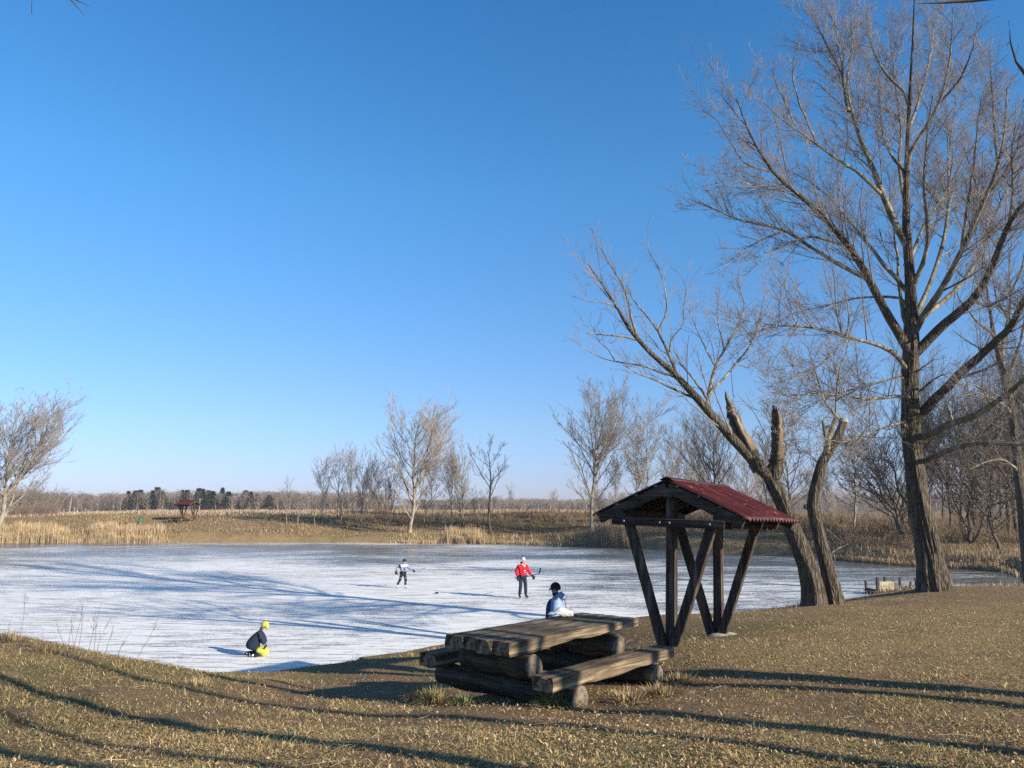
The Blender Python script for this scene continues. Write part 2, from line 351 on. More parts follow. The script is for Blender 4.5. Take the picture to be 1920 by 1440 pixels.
s1 = streak(14, .35, 3.4, 1.6, .45, .53); s2 = streak(-24, .3, 4.2, 2.6, .47, .55); s3 = streak(62, .4, 3.6, 3.4, .48, .56); s4 = streak(6, .18, 1.1, .9, .4, .58, 4); s5 = streak(-8, .1, 5.5, 1.9, .5, .56, 3)
fine = noise(nt, v, 7, 6, .75, 1.2)
sa = mixc(nt, .5, s1, s2); sb = mixc(nt, .35, sa, s3); sc_ = mixc(nt, .35, sb, s4); sd_ = mixc(nt, .40, sc_, ramp(nt, fine, [(.36, (0, 0, 0)), (.62, (1, 1, 1))]).outputs[0])
a3 = N(nt, 'ShaderNodeMath', operation='ADD'); nt.links.new(a2.outputs[0], a3.inputs[0]); nt.links.new(sd_, a3.inputs[1])
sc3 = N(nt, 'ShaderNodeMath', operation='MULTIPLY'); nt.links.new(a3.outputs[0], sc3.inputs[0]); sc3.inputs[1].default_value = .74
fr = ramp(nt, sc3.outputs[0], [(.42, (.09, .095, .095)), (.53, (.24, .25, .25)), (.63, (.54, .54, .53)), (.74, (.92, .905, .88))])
# dark skate cuts
cut = ramp(nt, mixc(nt, .5, s5, s1), [(.05, (.35, .36, .38)), (.22, (1, 1, 1))])
icec = mixc(nt, .8, fr.outputs[0], cut.outputs[0], 'MULTIPLY')
nt.links.new(icec, b.inputs['Base Color'])
rr = ramp(nt, sc3.outputs[0], [(.45, (.12, .12, .12)), (.7, (.6, .6, .6))]); nt.links.new(rr.outputs[0], b.inputs['Roughness'])
b.inputs['Specular IOR Level'].default_value = .4; b.inputs['IOR'].default_value = 1.31
hh = N(nt, 'ShaderNodeMath', operation='ADD'); nt.links.new(sb, hh.inputs[0]); nt.links.new(fine, hh.inputs[1]); bump(nt, b, hh.outputs[0], .35, .02)
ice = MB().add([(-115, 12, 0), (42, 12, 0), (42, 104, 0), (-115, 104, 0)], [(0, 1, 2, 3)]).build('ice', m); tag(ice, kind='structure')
# ================================================================== trees
def tubes(P, Rd, S=3):
    P = np.asarray(P, float); Rd = np.asarray(Rd, float); n, K = P.shape[:2]
    T = np.gradient(P, axis=1); T /= np.linalg.norm(T, axis=-1, keepdims=True) + 1e-9
    mean = T.mean(1); ref = np.where(np.abs(mean[:, 2:3]) < .7, np.array([[0, 0, 1.]]), np.array([[1., 0, 0]]))[:, None, :]
    U = np.cross(T, ref); U /= np.linalg.norm(U, axis=-1, keepdims=True) + 1e-9; W = np.cross(T, U)
    a = np.arange(S) * 2 * np.pi / S + .4
    V = P[:, :, None] + Rd[:, :, None, None] * (U[:, :, None] * np.cos(a)[None, None, :, None] + W[:, :, None] * np.sin(a)[None, None, :, None])
    base = (np.arange(n)[:, None, None] * K + np.arange(K - 1)[None, :, None]) * S
    i = np.arange(S)[None, None, :]; j = (i + 1) % S
    F = np.stack([base + i, base + S + i, base + S + j, base + j], -1).reshape(-1, 4)
    return V.reshape(-1, 3), F
def join(parts):
    V = []; F = []; n = 0
    for v, f in parts: V.append(v); F.append(f + n); n += len(v)
    return np.concatenate(V), np.concatenate(F)
def resample(pts, rad, K, wob=0.0, r=rng):
    pts = np.asarray(pts, float); d = np.r_[0, np.cumsum(np.linalg.norm(np.diff(pts, axis=0), axis=1))]; t = np.linspace(0, d[-1], K)
    P = np.stack([np.interp(t, d, pts[:, i]) for i in range(3)], -1); Rr = np.interp(t, d, rad)
    for _ in range(2): P[1:-1] = P[1:-1] * .5 + (P[:-2] + P[2:]) * .25
    if wob: P[1:] += np.cumsum(r.normal(0, wob, (K - 1, 3)), 0) * np.array([1, 1, .3])
    return P, Rr
def grow(P, Rd, dens, ratio, ang, trop, K, r, t0=.12, wob=.12, rr=.55, rk=.006, shrink=.5, minl=.0, maxl=1e9, endr=.35, egg=0):
    """side shoots along every parent path; all at once"""
    L = np.linalg.norm(np.diff(P, axis=1), axis=2).sum(1); K0 = P.shape[1]
    cnt = np.maximum(1, (L * dens * (1 - t0) + r.random(len(L))).astype(int)); idx = np.repeat(np.arange(len(L)), cnt); n = len(idx)
    t = t0 + (1 - t0) * r.random(n) ** .85; f = t * (K0 - 1); k = np.minimum(f.astype(int), K0 - 2); fr = (f - k)[:, None]
    pos = P[idx, k] * (1 - fr) + P[idx, k + 1] * fr; tan = P[idx, k + 1] - P[idx, k]; tan /= np.linalg.norm(tan, axis=1, keepdims=True) + 1e-9
    rp = Rd[idx, k] * (1 - fr[:, 0]) + Rd[idx, k + 1] * fr[:, 0]
    q = r.normal(size=(n, 3)); q -= (q * tan).sum(1, keepdims=True) * tan; q /= np.linalg.norm(q, axis=1, keepdims=True) + 1e-9
    a = np.radians(ang * (.65 + .7 * r.random(n)))[:, None]; d = np.cos(a) * tan + np.sin(a) * q; d[:, 2] += trop * .15
    ln = np.clip(L[idx] * ratio * (1 - shrink * t) * (.5 + .9 * r.random(n)), minl, maxl)
    if egg: ln = ln * (.45 + .55 * np.clip((t - t0) / .22, 0, 1)) * (.8 + .35 * r.random(n))
    out = np.empty((n, K, 3)); out[:, 0] = pos; up = np.array([0, 0, 1.])
    for s in range(1, K):
        d = d + up * trop / K + r.normal(0, wob, (n, 3)); d /= np.linalg.norm(d, axis=1, keepdims=True)
        out[:, s] = out[:, s - 1] + d * (ln / (K - 1))[:, None]
    r0 = np.minimum(rp * rr, rk * (ln + .25)); R2 = r0[:, None] * np.linspace(1, endr, K)[None]
    return out, R2
def ridged_trunk(P, Rd, S=40, amp=.05, r=rng, flare=True, knots=3):
    """thick trunk with furrowed bark relief"""
    K = len(P); T = np.gradient(P, axis=0); T /= np.linalg.norm(T, axis=1, keepdims=True)
    U = np.cross(T, [0, 1., 0]); U /= np.linalg.norm(U, axis=1, keepdims=True); W = np.cross(T, U)
    a = np.arange(S) * 2 * np.pi / S; ph = r.random(4) * 9; hgt = np.r_[0, np.cumsum(np.linalg.norm(np.diff(P, axis=0), axis=1))]
    A, Hh = np.meshgrid(a, hgt); nz = vnoise(np.cos(A) * 5 + ph[0], np.sin(A) * 5 + Hh * .7, 1.6) - .5 + (vnoise(np.cos(A) * 9 + Hh * .3, np.sin(A) * 9 + ph[1] + Hh * .5, 1.9) - .5) * .8
    big = vnoise(np.cos(A) * 1.3 + ph[2], np.sin(A) * 1.3 + Hh * .8, 1.2) - .5
    q = Rd[:, None] * (1 + amp * nz * 2.2 + .16 * big)
    if flare: q = q * (1 + .24 * np.exp(-Hh / .25) * (.55 + .6 * np.cos(A * 5 + ph[3]) ** 2))
    V = P[:, None] + q[..., None] * (U[:, None] * np.cos(A)[..., None] + W[:, None] * np.sin(A)[..., None])
    i = np.arange(S)[None]; j = (i + 1) % S; b = (np.arange(K - 1) * S)[:, None]
    F = np.stack([b + i, b + j, b + S + j, b + S + i], -1).reshape(-1, 4)
    return V.reshape(-1, 3), F
def cap_ring(V, F, S, P):
    """close the top of a trunk with quads (degenerate fan)"""
    n = len(V); V = np.vstack([V, P[-1][None]]); i = n - S + np.arange(S); j = n - S + (np.arange(S) + 1) % S
    return V, np.vstack([F, np.stack([i, j, np.full(S, n), np.full(S, n)], -1)])
# ---- a family of bare trees, built once each and copied
def tree_mesh(h, seed, style):
    r = np.random.default_rng(seed); g = dict(trunk_r=.012, n=15, ang=42, len=.42, trop=.55, t0=.22, lean=.0, kink=.012, dB=1.7, dC=2.6, dD=3.6, rB=.42, rC=.42, rD=.5, tw=1.0, K=12, fork=0)
    g.update(style); K = g['K']
    pts = np.zeros((K, 3)); pts[:, 2] = np.linspace(0, h * g.get('th', .93), K); pts[:, 0] += g['lean'] * h * np.linspace(0, 1, K) ** 1.4
    pts[1:, :2] += np.cumsum(r.normal(0, g['kink'] * h, (K - 1, 2)), 0) * .7
    tr = np.linspace(1, .1, K) ** .9 * g['trunk_r'] * h; tr[0] *= 1.35
    stems = [(pts, tr)]
    for k in range(g['fork']):
        q = pts.copy(); a = r.random() * 6.28; s = np.linspace(0, 1, K); bend = h * (.12 + .16 * r.random())
        q[:, 0] += np.cos(a) * bend * s ** .8; q[:, 1] += np.sin(a) * bend * s ** .8; q[:, 2] *= .75 + .2 * r.random(); q[:, 0] += np.cos(a) * tr[0] * 1.2; q[:, 1] += np.sin(a) * tr[0] * 1.2
        stems.append((q, tr * .8))
    SP = np.stack([s[0] for s in stems]); SR = np.stack([s[1] for s in stems])
    A, AR = grow(SP, SR, g['n'] / h, g['len'], g['ang'], g['trop'], 9, r, t0=g['t0'], wob=.045, rr=.62, rk=.012, shrink=g.get('shr', .62), egg=1)
    B, BR = grow(A, AR, g['dB'], g['rB'], 32, .5, 6, r, t0=.12, wob=.06, rr=.6, rk=.009 * g['tw'], shrink=.45, minl=.25)
    C, CR = grow(B, BR, g['dC'], g['rC'], 30, .4, 5, r, t0=.1, wob=.06, rr=.7, rk=.0085 * g['tw'], shrink=.3, minl=.22)
    D, DR = grow(C, CR, g['dD'], g['rD'], 32, .3, 3, r, t0=.1, wob=.06, rr=.8, rk=.01 * g['tw'], shrink=.2, minl=.18)
    BR = np.maximum(BR, .013 * g['tw']); CR = np.maximum(CR, .0098 * g['tw']); DR = np.maximum(DR, .0076 * g['tw'])
    wood = join([tubes(SP, SR, 9), tubes(A, AR, 5)]); crown = join([tubes(B, BR, 3), tubes(C, CR, 3), tubes(D, DR, 3)])
    return wood, crown
STY = {
 'broad':  (14, dict(n=62, ang=48, len=.78, trop=.85, t0=.12, trunk_r=.0125, th=.85, dB=2.6, dC=3.2, rB=.36)),
 'broad2': (14, dict(n=66, ang=48, len=.72, trop=.7, t0=.14, trunk_r=.012, kink=.008, th=.9, dB=2.6, dC=3.2, rB=.36)),
 'vase':   (11, dict(n=30, ang=44, len=.68, trop=.9, t0=.08, trunk_r=.009, fork=2, th=.8, dB=2.5, dC=3.4)),
 'slim':   (12, dict(n=54, ang=38, len=.46, trop=.7, t0=.17, trunk_r=.007, shr=.55, kink=.005, th=.85, dB=2.6, dC=3.6)),
 'slim2':  (12, dict(n=56, ang=44, len=.40, trop=.6, t0=.12, trunk_r=.0075, kink=.008, shr=.5, th=.88, dB=2.6, dC=3.6)),
 'oak':    (10, dict(n=26, ang=60, len=.64, trop=.6, t0=.28, trunk_r=.017, kink=.02, dB=2.2, dC=3.0, dD=3.6, tw=1.2, th=.85)),
 'willow': (9, dict(n=24, ang=54, len=.66, trop=.5, t0=.12, trunk_r=.015, kink=.025, lean=-.3, fork=1, dB=2.4, dC=3.2, dD=3.6)),
 'thicket': (8, dict(n=20, ang=50, len=.52, trop=.45, t0=.08, trunk_r=.010, kink=.025, lean=.12, fork=3, dB=2.0, dC=3.0, dD=3.4, tw=.9)),
 'sapling': (4.5, dict(n=28, ang=38, len=.6, trop=1.0, t0=.22, trunk_r=.010, dB=3.4, dC=4, dD=3, tw=.7, th=.8)),
}
TM = {}
def get_tree(sty, bark, twig):
    k = (sty, bark, twig)
    if sty not in TM:
        h, st = STY[sty]; TM[sty] = tree_mesh(h, hash_(sty), st)
    if k not in TM:
        w, c = TM[sty]
        a = mesh_np('trunk', w[0], w[1], M[bark], smooth=True); b = mesh_np('crown', c[0], c[1], M[twig])
        TM[k] = (a.data, b.data); bpy.data.objects.remove(a); bpy.data.objects.remove(b)
    return TM[k]
def hash_(s): return sum(ord(c) * (i + 3) for i, c in enumerate(s))
def tree_at(x, y, h, sty, label, group=None, bark='bark_pale', twig='twig_pale', rot=None, wide=1.0, name='bare_tree', tilt=0.0, z=None):
    me = get_tree(sty, bark, twig); s = h / STY[sty][0]
    o = empty(name, (x, y, (h1(x, y) if z is None else z) - .12), (0, R_(tilt), (rot if rot is not None else random.random() * 6.28)), label, 'tree', group)
    if tilt:
        o.rotation_euler = (Euler((0, R_(tilt), 0)).to_matrix() @ Euler((0, 0, rot or 0)).to_matrix()).to_euler()
    o.scale = (s * wide, s * wide, s)
    for nm, d in zip(('trunk', 'crown'), me):
        c = bpy.data.objects.new(nm, d); COL.objects.link(c); c.parent = o
    return o
def tree_px(px, py_top, Y, sty, label, **k):
    x = float(PX(px, 980, Y)[0]); zt = float(PX(px, py_top, Y)[2]); return tree_at(x, Y, (zt - h1(x, Y)) * 1.0, sty, label, **k)

# ------------------------------------------------------------------ hero trees, limbs traced one by one and given their own depth
def limb(pts, Y0, sway, r0, r1, K=22, wob=.012, r=rng):
    """pts in photo pixels; sway = how far the tip reaches towards (-) or away from (+) the viewer"""
    n = len(pts); s = np.linspace(0, 1, n) ** 1.2
    P = np.array([PX(a, b, Y0 + sway * t) for (a, b), t in zip(pts, s)])
    return resample(P, np.linspace(r0, r1 * .7, n) * (.86 if r0 > 9 else .80) * Y0 / FPX, K, wob * 1.0, r)
def hero_tree(name, label, Y0, trunk, limbs, seed, twig='twig', lv=None, rough=True, group=None, S=64, cut=False, trunk_shoots=14, limbmat='bark_smooth', tk=(2.4, 4.2, 6.5), topy=0.0):
    r = np.random.default_rng(seed)
    P = np.array([PX(a, b, Y0 + topy * i / len(trunk)) for i, (a, b, q) in enumerate(trunk)]); Rr = np.array([q for a, b, q in trunk]) * np.linspace(.85, .58, len(trunk)) * Y0 / FPX
    P[0][2] = h1(P[0][0], P[0][1]) - .15; K = 170
    TP, TR = resample(P, Rr, K); TP[0] = P[0]
    base = P[0].copy(); o = empty(name, base, (0, 0, 0), label, 'tree', group)
    V, F = ridged_trunk(TP - base, TR, S, .12 if rough else .03, r)
    V, F = cap_ring(V, F, S, TP - base)
    tr = mesh_np('trunk', V, F, M['bark'], o, smooth=True)
    LP = []; LR = []
    for pts, sway, r0, r1 in limbs:
        p, q = limb(pts, Y0, sway, r0, r1, 22, .010, r); p = p - base
        dd = np.linalg.norm((TP - base) - p[0], axis=1); kq = max(int(dd.argmin()) - 3, 0)
        if dd.min() < TR[kq] * 2.2 + .12: p[0] = (TP - base)[kq]     # root the limb inside the trunk
        V, F = tubes(p[None], q[None], 12); mesh_np('limb', V, F, M['bark' if r0 > 9.5 else limbmat], o, smooth=True); LP.append(p); LR.append(q)
    LP = np.array(LP); LR = np.array(LR)
    nt_ = 22; kk = np.linspace(int(K * .35), K - 1, 22).astype(int)
    Tt = (TP - base)[kk][None]; Rt = TR[kk][None]
    A0, AR0 = grow(Tt, Rt, trunk_shoots / 10, .12, 60, .5, 6, r, t0=.05, rk=.006, minl=.8, maxl=2.2)
    B, BR = grow(LP, LR, tk[0], .30, 36, .42, 7, r, t0=.15, wob=.06, rr=.55, rk=.0075, shrink=.45, minl=.6, maxl=2.8)
    B = np.concatenate([B[:, :6], A0]); BR = np.concatenate([BR[:, :6], AR0])
    C, CR = grow(B, BR, tk[1], .36, 36, .38, 5, r, t0=.08, wob=.07, rr=.7, rk=.006, shrink=.3, minl=.3, maxl=1.1)
    D, DR = grow(C, CR, tk[2], .42, 38, .36, 4, r, t0=.1, wob=.10, rr=.8, rk=.007, shrink=.2, minl=.14, maxl=.5)
    tips, TRr = grow(LP, LR, tk[2] * .8, .05, 40, .3, 4, r, t0=.3, rk=.006, minl=.2, maxl=.55)
    BR = np.maximum(BR, .005); CR = np.maximum(CR, .0038); DR = np.maximum(DR, .0024); TRr = np.maximum(TRr, .003)
    V, F = join([tubes(B, BR, 4), tubes(C, CR, 3), tubes(D, DR, 3), tubes(tips, TRr, 3)])
    mesh_np('crown', V, F, M[twig], o)
    return o, base, TP, TR
BIG = [
 ([(1694,640),(1676,608),(1658,582),(1622,511),(1591,462),(1555,418),(1511,378),(1467,342),(1444,320),(1413,267),(1382,185)], -3.5, 11, 1.3),
 ([(1622,520),(1592,506),(1564,491),(1520,462),(1480,433),(1431,420),(1382,411),(1338,387),(1303,375)], -1.5, 6, 1.1),
 ([(1478,433),(1452,440),(1420,455),(1390,470),(1362,500)], -1.5, 3, .8),
 ([(1591,462),(1560,452),(1520,440),(1485,455),(1450,470),(1420,500)], -2.0, 4, .8),
 ([(1690,446),(1675,413),(1649,360),(1631,311),(1609,262),(1591,209),(1578,147),(1550,95),(1529,53),(1508,15)], 2.0, 9, 1.1),
 ([(1591,209),(1580,150),(1574,100),(1566,50),(1544,2)], 2.0, 4.5, 1),
 ([(1585,175),(1595,120),(1600,70),(1603,15)], 1.5, 3, .9),
 ([(1650,362),(1635,347),(1609,324),(1569,298),(1529,267),(1493,240),(1458,218),(1427,180)], -3, 5, 1),
 ([(1493,240),(1470,190),(1452,150),(1445,125)], -1.5, 2.6, .8),
 ([(1529,267),(1500,200),(1490,140),(1492,90)], -2.5, 3, .8),
 ([(1693,535),(1653,493),(1618,449),(1587,409),(1560,375),(1529,345),(1490,325)], 3, 5.5, 1),
 ([(1444,320),(1420,318),(1390,300),(1365,262),(1345,225)], -2, 3, .8),
 ([(1511,378),(1480,360),(1440,352),(1400,345),(1350,320)], -3.5, 3, .8),
 ([(1705,180),(1667,147),(1640,107),(1631,70),(1622,10)], 1.5, 4, 1),
 ([(1703,330),(1672,290),(1655,250),(1650,190),(1648,120)], 3, 5, 1),
 ([(1700,300),(1707,284),(1733,240),(1760,196),(1773,147),(1782,89),(1787,12)], -2, 6.5, 1.2),
 ([(1716,616),(1742,573),(1773,529),(1804,471),(1827,413),(1849,369),(1871,311),(1884,249),(1887,170)], -4, 9, 1.4),
 ([(1727,652),(1769,609),(1827,564),(1853,516),(1876,458),(1893,413),(1920,382),(1975,320)], -5, 11, 3),
 ([(1720,600),(1760,573),(1804,533),(1844,467),(1860,415),(1876,369),(1902,329),(1945,260)], 2, 6.5, 1.5),
 ([(1713,536),(1738,471),(1738,400),(1731,347),(1735,260),(1745,180)], -3, 6, 1.2),
 ([(1718,590),(1742,540),(1773,444),(1782,378),(1780,311),(1792,225),(1800,140)], 3.5, 6, 1.1),
 ([(1804,471),(1812,400),(1822,330),(1830,260),(1838,180)], -3, 4.5, 1),
 ([(1760,196),(1800,150),(1820,100),(1832,40)], -2.5, 3.5, 1),
 ([(1871,311),(1866,250),(1862,180),(1858,110)], -4, 3.5, 1),
 ([(1690,678),(1675,660),(1655,650),(1630,642),(1597,634),(1560,622),(1500,610),(1440,612),(1395,640)], -5, 6, 1.2),
 ([(1597,634),(1570,650),(1545,680),(1500,700),(1455,715)], -3, 3, .8),
 ([(1716,747),(1685,742),(1660,745),(1630,749),(1597,745),(1560,738),(1500,742),(1440,735)], -4, 5, 1),
 ([(1700,790),(1660,800),(1620,815),(1580,830),(1540,822)], -5, 3, .8),
 ([(1700,700),(1660,715),(1610,728),(1560,742),(1500,770),(1450,790)], -3, 3, .7),
 ([(1700,560),(1660,556),(1600,560),(1540,575),(1480,590)], 3, 4, .8),
 ([(1732,775),(1750,750),(1777,727),(1805,695),(1840,667),(1872,637),(1895,615),(1907,590),(1920,565),(1950,510)], -5, 11, 6),
 ([(1732,822),(1760,805),(1785,792),(1822,780),(1857,757),(1885,737),(1920,707),(1970,665)], -4, 9, 5),
 ([(1733,862),(1755,858),(1772,845),(1797,837),(1830,830),(1860,831),(1920,834),(1990,822)], -3, 7, 4),
 ([(1785,792),(1780,770),(1770,755),(1755,760)], -1, 3, 1.2),
 ([(1857,757),(1845,735),(1825,720),(1790,722)], -3, 3, 1),
 ([(1830,830),(1858,800),(1880,780),(1905,740)], -2, 3, 1),
 ([(1716,700),(1730,690),(1748,675)], -1, 2.5, 1.2), ([(1722,735),(1740,718),(1762,702)], -1, 3, 1.6),
 ([(1695,610),(1685,540),(1680,470),(1672,400),(1668,330)], 2.5, 5, 1),
 ([(1712,470),(1728,430),(1760,380),(1800,340),(1835,330)], 3, 4, .9),
 ([(1827,564),(1850,575),(1880,560),(1915,540)], -5, 4, 1),
 ([(1706,400),(1690,360),(1684,300),(1690,240),(1680,180),(1672,110),(1668,40)], 3, 5, .9),
 ([(1703,250),(1718,200),(1735,140),(1745,80),(1750,10)], 2, 4, .9),
 ([(1850,366),(1880,330),(1900,290),(1918,220)], -3, 4, 1),
 ([(1893,413),(1900,360),(1905,300),(1912,230)], -5, 4, 1),
]
BIGT = [(1755,1110,34),(1751,1085,31),(1745,1050,27),(1738,1015,25),(1731,980,23),(1723,940,21.5),(1716,890,20.5),(1711,840,20),(1708,790,20),(1707,740,19),(1707,690,19),(1708,650,18),(1708,600,16),(1707,550,13.5),(1704,490,12),(1699,420,9.5),(1700,340,8),(1702,260,6.5),(1706,180,5),(1711,90,3.4),(1714,10,2.2),(1716,-70,1.2)]
hero_tree('poplar_tree', 'tallest bare tree with a thick furrowed trunk standing at the lawn edge on the right', 22.9, BIGT, BIG, 11, tk=(7.0, 8.0, 9.5))
W1 = [
 ([(1442,895),(1426,880),(1398,847),(1374,821),(1351,797),(1325,766),(1304,743),(1285,724),(1275,707),(1253,689),(1224,667),(1196,638),(1170,602),(1163,588),(1145,555),(1116,515),(1102,495)], -1.5, 12.5, 1.2),
 ([(1196,636),(1192,622),(1183,595),(1177,559),(1158,519),(1130,476),(1105,425)], -.8, 4, .9),
 ([(1268,702),(1260,676),(1253,656),(1235,620),(1214,591),(1188,562),(1178,535)], 1.0, 4.5, 1.2),
 ([(1235,620),(1250,591),(1250,544),(1239,505),(1219,469),(1218,450)], .5, 2.4, .8),
 ([(1256,660),(1260,631),(1282,613),(1282,580),(1289,544),(1275,508)], .8, 2, .7),
 ([(1192,637),(1167,631),(1134,629),(1098,626)], -1, 3, 1.2),
 ([(1166,590),(1152,573),(1127,566),(1098,565)], -.5, 2.4, 1.0),
 ([(1262,705),(1250,702),(1239,700),(1217,689),(1188,682),(1152,677),(1116,667),(1084,647)], -.8, 3.4, .9),
 ([(1330,765),(1308,750),(1289,741),(1253,725),(1224,711),(1199,703),(1170,685)], -1.2, 4, 1),
 ([(1152,677),(1140,655),(1122,640),(1112,610)], -.6, 1.6, .7),
 ([(1325,766),(1326,748),(1327,736),(1333,711),(1340,685),(1358,656),(1376,620),(1394,591),(1396,559),(1380,520)], 1.2, 5.5, 1),
 ([(1327,745),(1340,725),(1354,714),(1376,682),(1405,653),(1419,602),(1427,562),(1428,530)], 2, 4, 1),
 ([(1326,748),(1312,730),(1297,711),(1271,678),(1262,655)], -.5, 3.6, 1.2),
 ([(1358,656),(1350,620),(1345,580),(1352,540)], 1.2, 2, .7), ([(1376,682),(1400,690),(1425,680)], 1.5, 1.8, .7),
 ([(1340,685),(1322,650),(1305,610),(1290,580)], .5, 2, .7),
]
W1T = [(1526,1134,24),(1523,1102,22),(1514,1061,20.5),(1498,1021,20),(1482,981,19),(1466,940,19),(1454,915,20),(1446,898,19),(1436,886,15)]
w1, b1, t1, r1_ = hero_tree('willow_tree', 'leaning willow beside the shelter roof, with two snapped stubs and a long left limb', 19.1, W1T, W1, 21, tk=(4.2, 4.8, 5.5), trunk_shoots=0)
def stub(parent, base, pts, Y, rs, nm='broken_limb'):
    P = np.array([PX(a, b, Y) for a, b in pts]) - base; P, q = resample(P, np.array(rs) * Y / FPX, 30)
    r = np.random.default_rng(5); P[1:-1, :2] += r.normal(0, .012, (28, 2)); q = q * r.uniform(.86, 1.12, 30); V, F = ridged_trunk(P, q, 22, .28, r, flare=False)
    V = V.reshape(30, 22, 3); 
    for i in range(22): V[-1, i] += np.array([0, 0, .12]) * (r.random() - .2) * 1.8; V[-2, i] += np.array([0, 0, .09]) * r.random()
    V, F = cap_ring(V.reshape(-1, 3), F, 22, P)
    cen = V[F].mean(1); ang = np.arange(len(F)) % 22; mi = ((ang > 3) & (ang < 9) & (cen[:, 2] > P[8][2])).astype(int); mi[-22:] = 1
    return mesh_np(nm, V, F, None, parent, mats=[M['bark'], M['wood_bare']], midx=mi)
stub(w1, b1, [(1424, 880), (1402, 834), (1386, 804), (1374, 778), (1368, 758), (1361, 744)], 19.0, [11, 11, 10, 8.5, 6, 1.5])
stub(w1, b1, [(1452, 895), (1456, 868), (1459, 840), (1459, 805), (1457, 785), (1455, 773)], 19.1, [14, 11, 9, 9, 9, 6.5])
for pts, q in (([(1453, 852), (1433, 809), (1417, 776), (1397, 752), (1381, 738)], .9), ([(1453, 858), (1436, 842), (1417, 827)], .8), ([(1376, 745), (1372, 700), (1376, 660)], .6)):
    p, rr2 = limb(pts, 19.1, -.4, q + .4, q * .5, 12, .006); V, F = tubes((p - b1)[None], rr2[None], 5); mesh_np('dead_twig', V, F, M['twig_dark'], w1)
W2 = [
 ([(1567,785),(1566,752),(1567,719),(1573,686),(1585,660),(1592,639),(1594,600),(1590,570)], .3, 2.4, .8),
 ([(1564,777),(1547,759),(1537,726),(1526,696),(1518,672),(1508,640)], -.5, 2.6, .8),
 ([(1566,752),(1580,745),(1610,725),(1625,690)], -.8, 1.5, .6), ([(1537,726),(1520,710),(1500,690),(1480,680)], -.8, 1.5, .6),
 ([(1542,880),(1530,868),(1510,850),(1480,830)], .8, 1.6, .6), ([(1540,870),(1570,850),(1590,860),(1600,820)], .8, 1.2, .5),
]
W2T = [(1567,1134,21),(1561,1102,17.5),(1550,1061,15.5),(1540,1021,14.5),(1530,981,14.5),(1523,950,14),(1528,920,13.5),(1535,890,13),(1542,866,13),(1556,844,12.5),(1570,821,12),(1579,800,11),(1582,788,10)]
w2, b2, t2, r2_ = hero_tree('willow_tree', 'slimmer sawn-off willow with a pale cut top and thin upright shoots', 19.3, W2T, W2, 31, tk=(6, 5.6, 6.0), trunk_shoots=4, S=32)
cutp = (t2[-1] - b2); MB().tube([cutp + np.array([-.01, 0, -.05]), cutp + np.array([.01, 0, .035])], [.112, .10], 16, jit=.08).build('sawn_top', M['cut'], w2)
for pts, rs in (([(1549, 850), (1552, 826), (1559, 806), (1567, 784)], [6.5, 5.5, 4.5, 3.2]), ([(1552, 832), (1548, 818), (1545, 804), (1543, 788)], [4, 3.6, 3.2, 2]), ([(1546, 803), (1553, 799), (1560, 800)], [2.4, 2.4, 3])):
    P = np.array([PX(a, b_, 19.2) for a, b_ in pts]) - b2; P, q = resample(P, np.array(rs) * 19.2 / FPX, 14); V, F = tubes(P[None], q[None], 10); mesh_np('fork', V, F, M['bark_smooth'], w2, smooth=True)
w2s, q2 = limb([(1537, 958), (1520, 950), (1508, 950)], 19.3, 0, 7, 8, 6, 0); V, F = tubes((w2s - b2)[None], q2[None], 12); mesh_np('broken_limb', V, F, M['bark'], w2)
# second tall tree on the right edge
T2 = [(1926,1035,13),(1919,985,11),(1914,930,10),(1909,880,9.5),(1903,820,9),(1895,760,8.5),(1887,721,8.5),(1878,690,8),(1870,650,7),(1862,620,5.5),(1856,580,4),(1850,540,3),(1846,490,2),(1842,430,1)]
B2 = [
 ([(1878,690),(1880,650),(1892,600),(1895,550),(1890,500),(1898,440)], 2, 6, 1), ([(1887,721),(1900,680),(1915,640),(1925,580),(1935,500)], -2, 5, 1.2),
 ([(1862,625),(1840,610),(1820,585),(1800,560),(1790,530)], -2, 3.5, .9), ([(1870,650),(1840,655),(1815,640),(1790,620)], 3, 3, .8),
 ([(1903,820),(1870,800),(1840,790),(1810,800)], 3, 3, .8), ([(1895,770),(1860,745),(1830,735),(1800,745)], -3, 3.4, .8), ([(1909,880),(1880,860),(1850,865),(1820,880)], -3, 3, .8),
 ([(1892,600),(1870,560),(1862,520),(1866,470)], -2, 3, .8), ([(1895,550),(1912,510),(1920,470),(1926,420)], -2, 3, .8), ([(1856,580),(1836,550),(1828,510),(1822,460)], 2, 2.6, .8),
 ([(1905,830),(1925,800),(1945,760)], -2, 3, 1), ([(1850,540),(1860,500),(1868,450),(1870,410)], 3, 2.4, .7),
]
hero_tree('bare_tree', 'pale-limbed tall tree rising at the right edge behind the big furrowed trunk', 36, T2, B2, 41, twig='twig_mid', tk=(2.4, 3.2, 4.2), S=20, trunk_shoots=10, limbmat='bark_smooth')
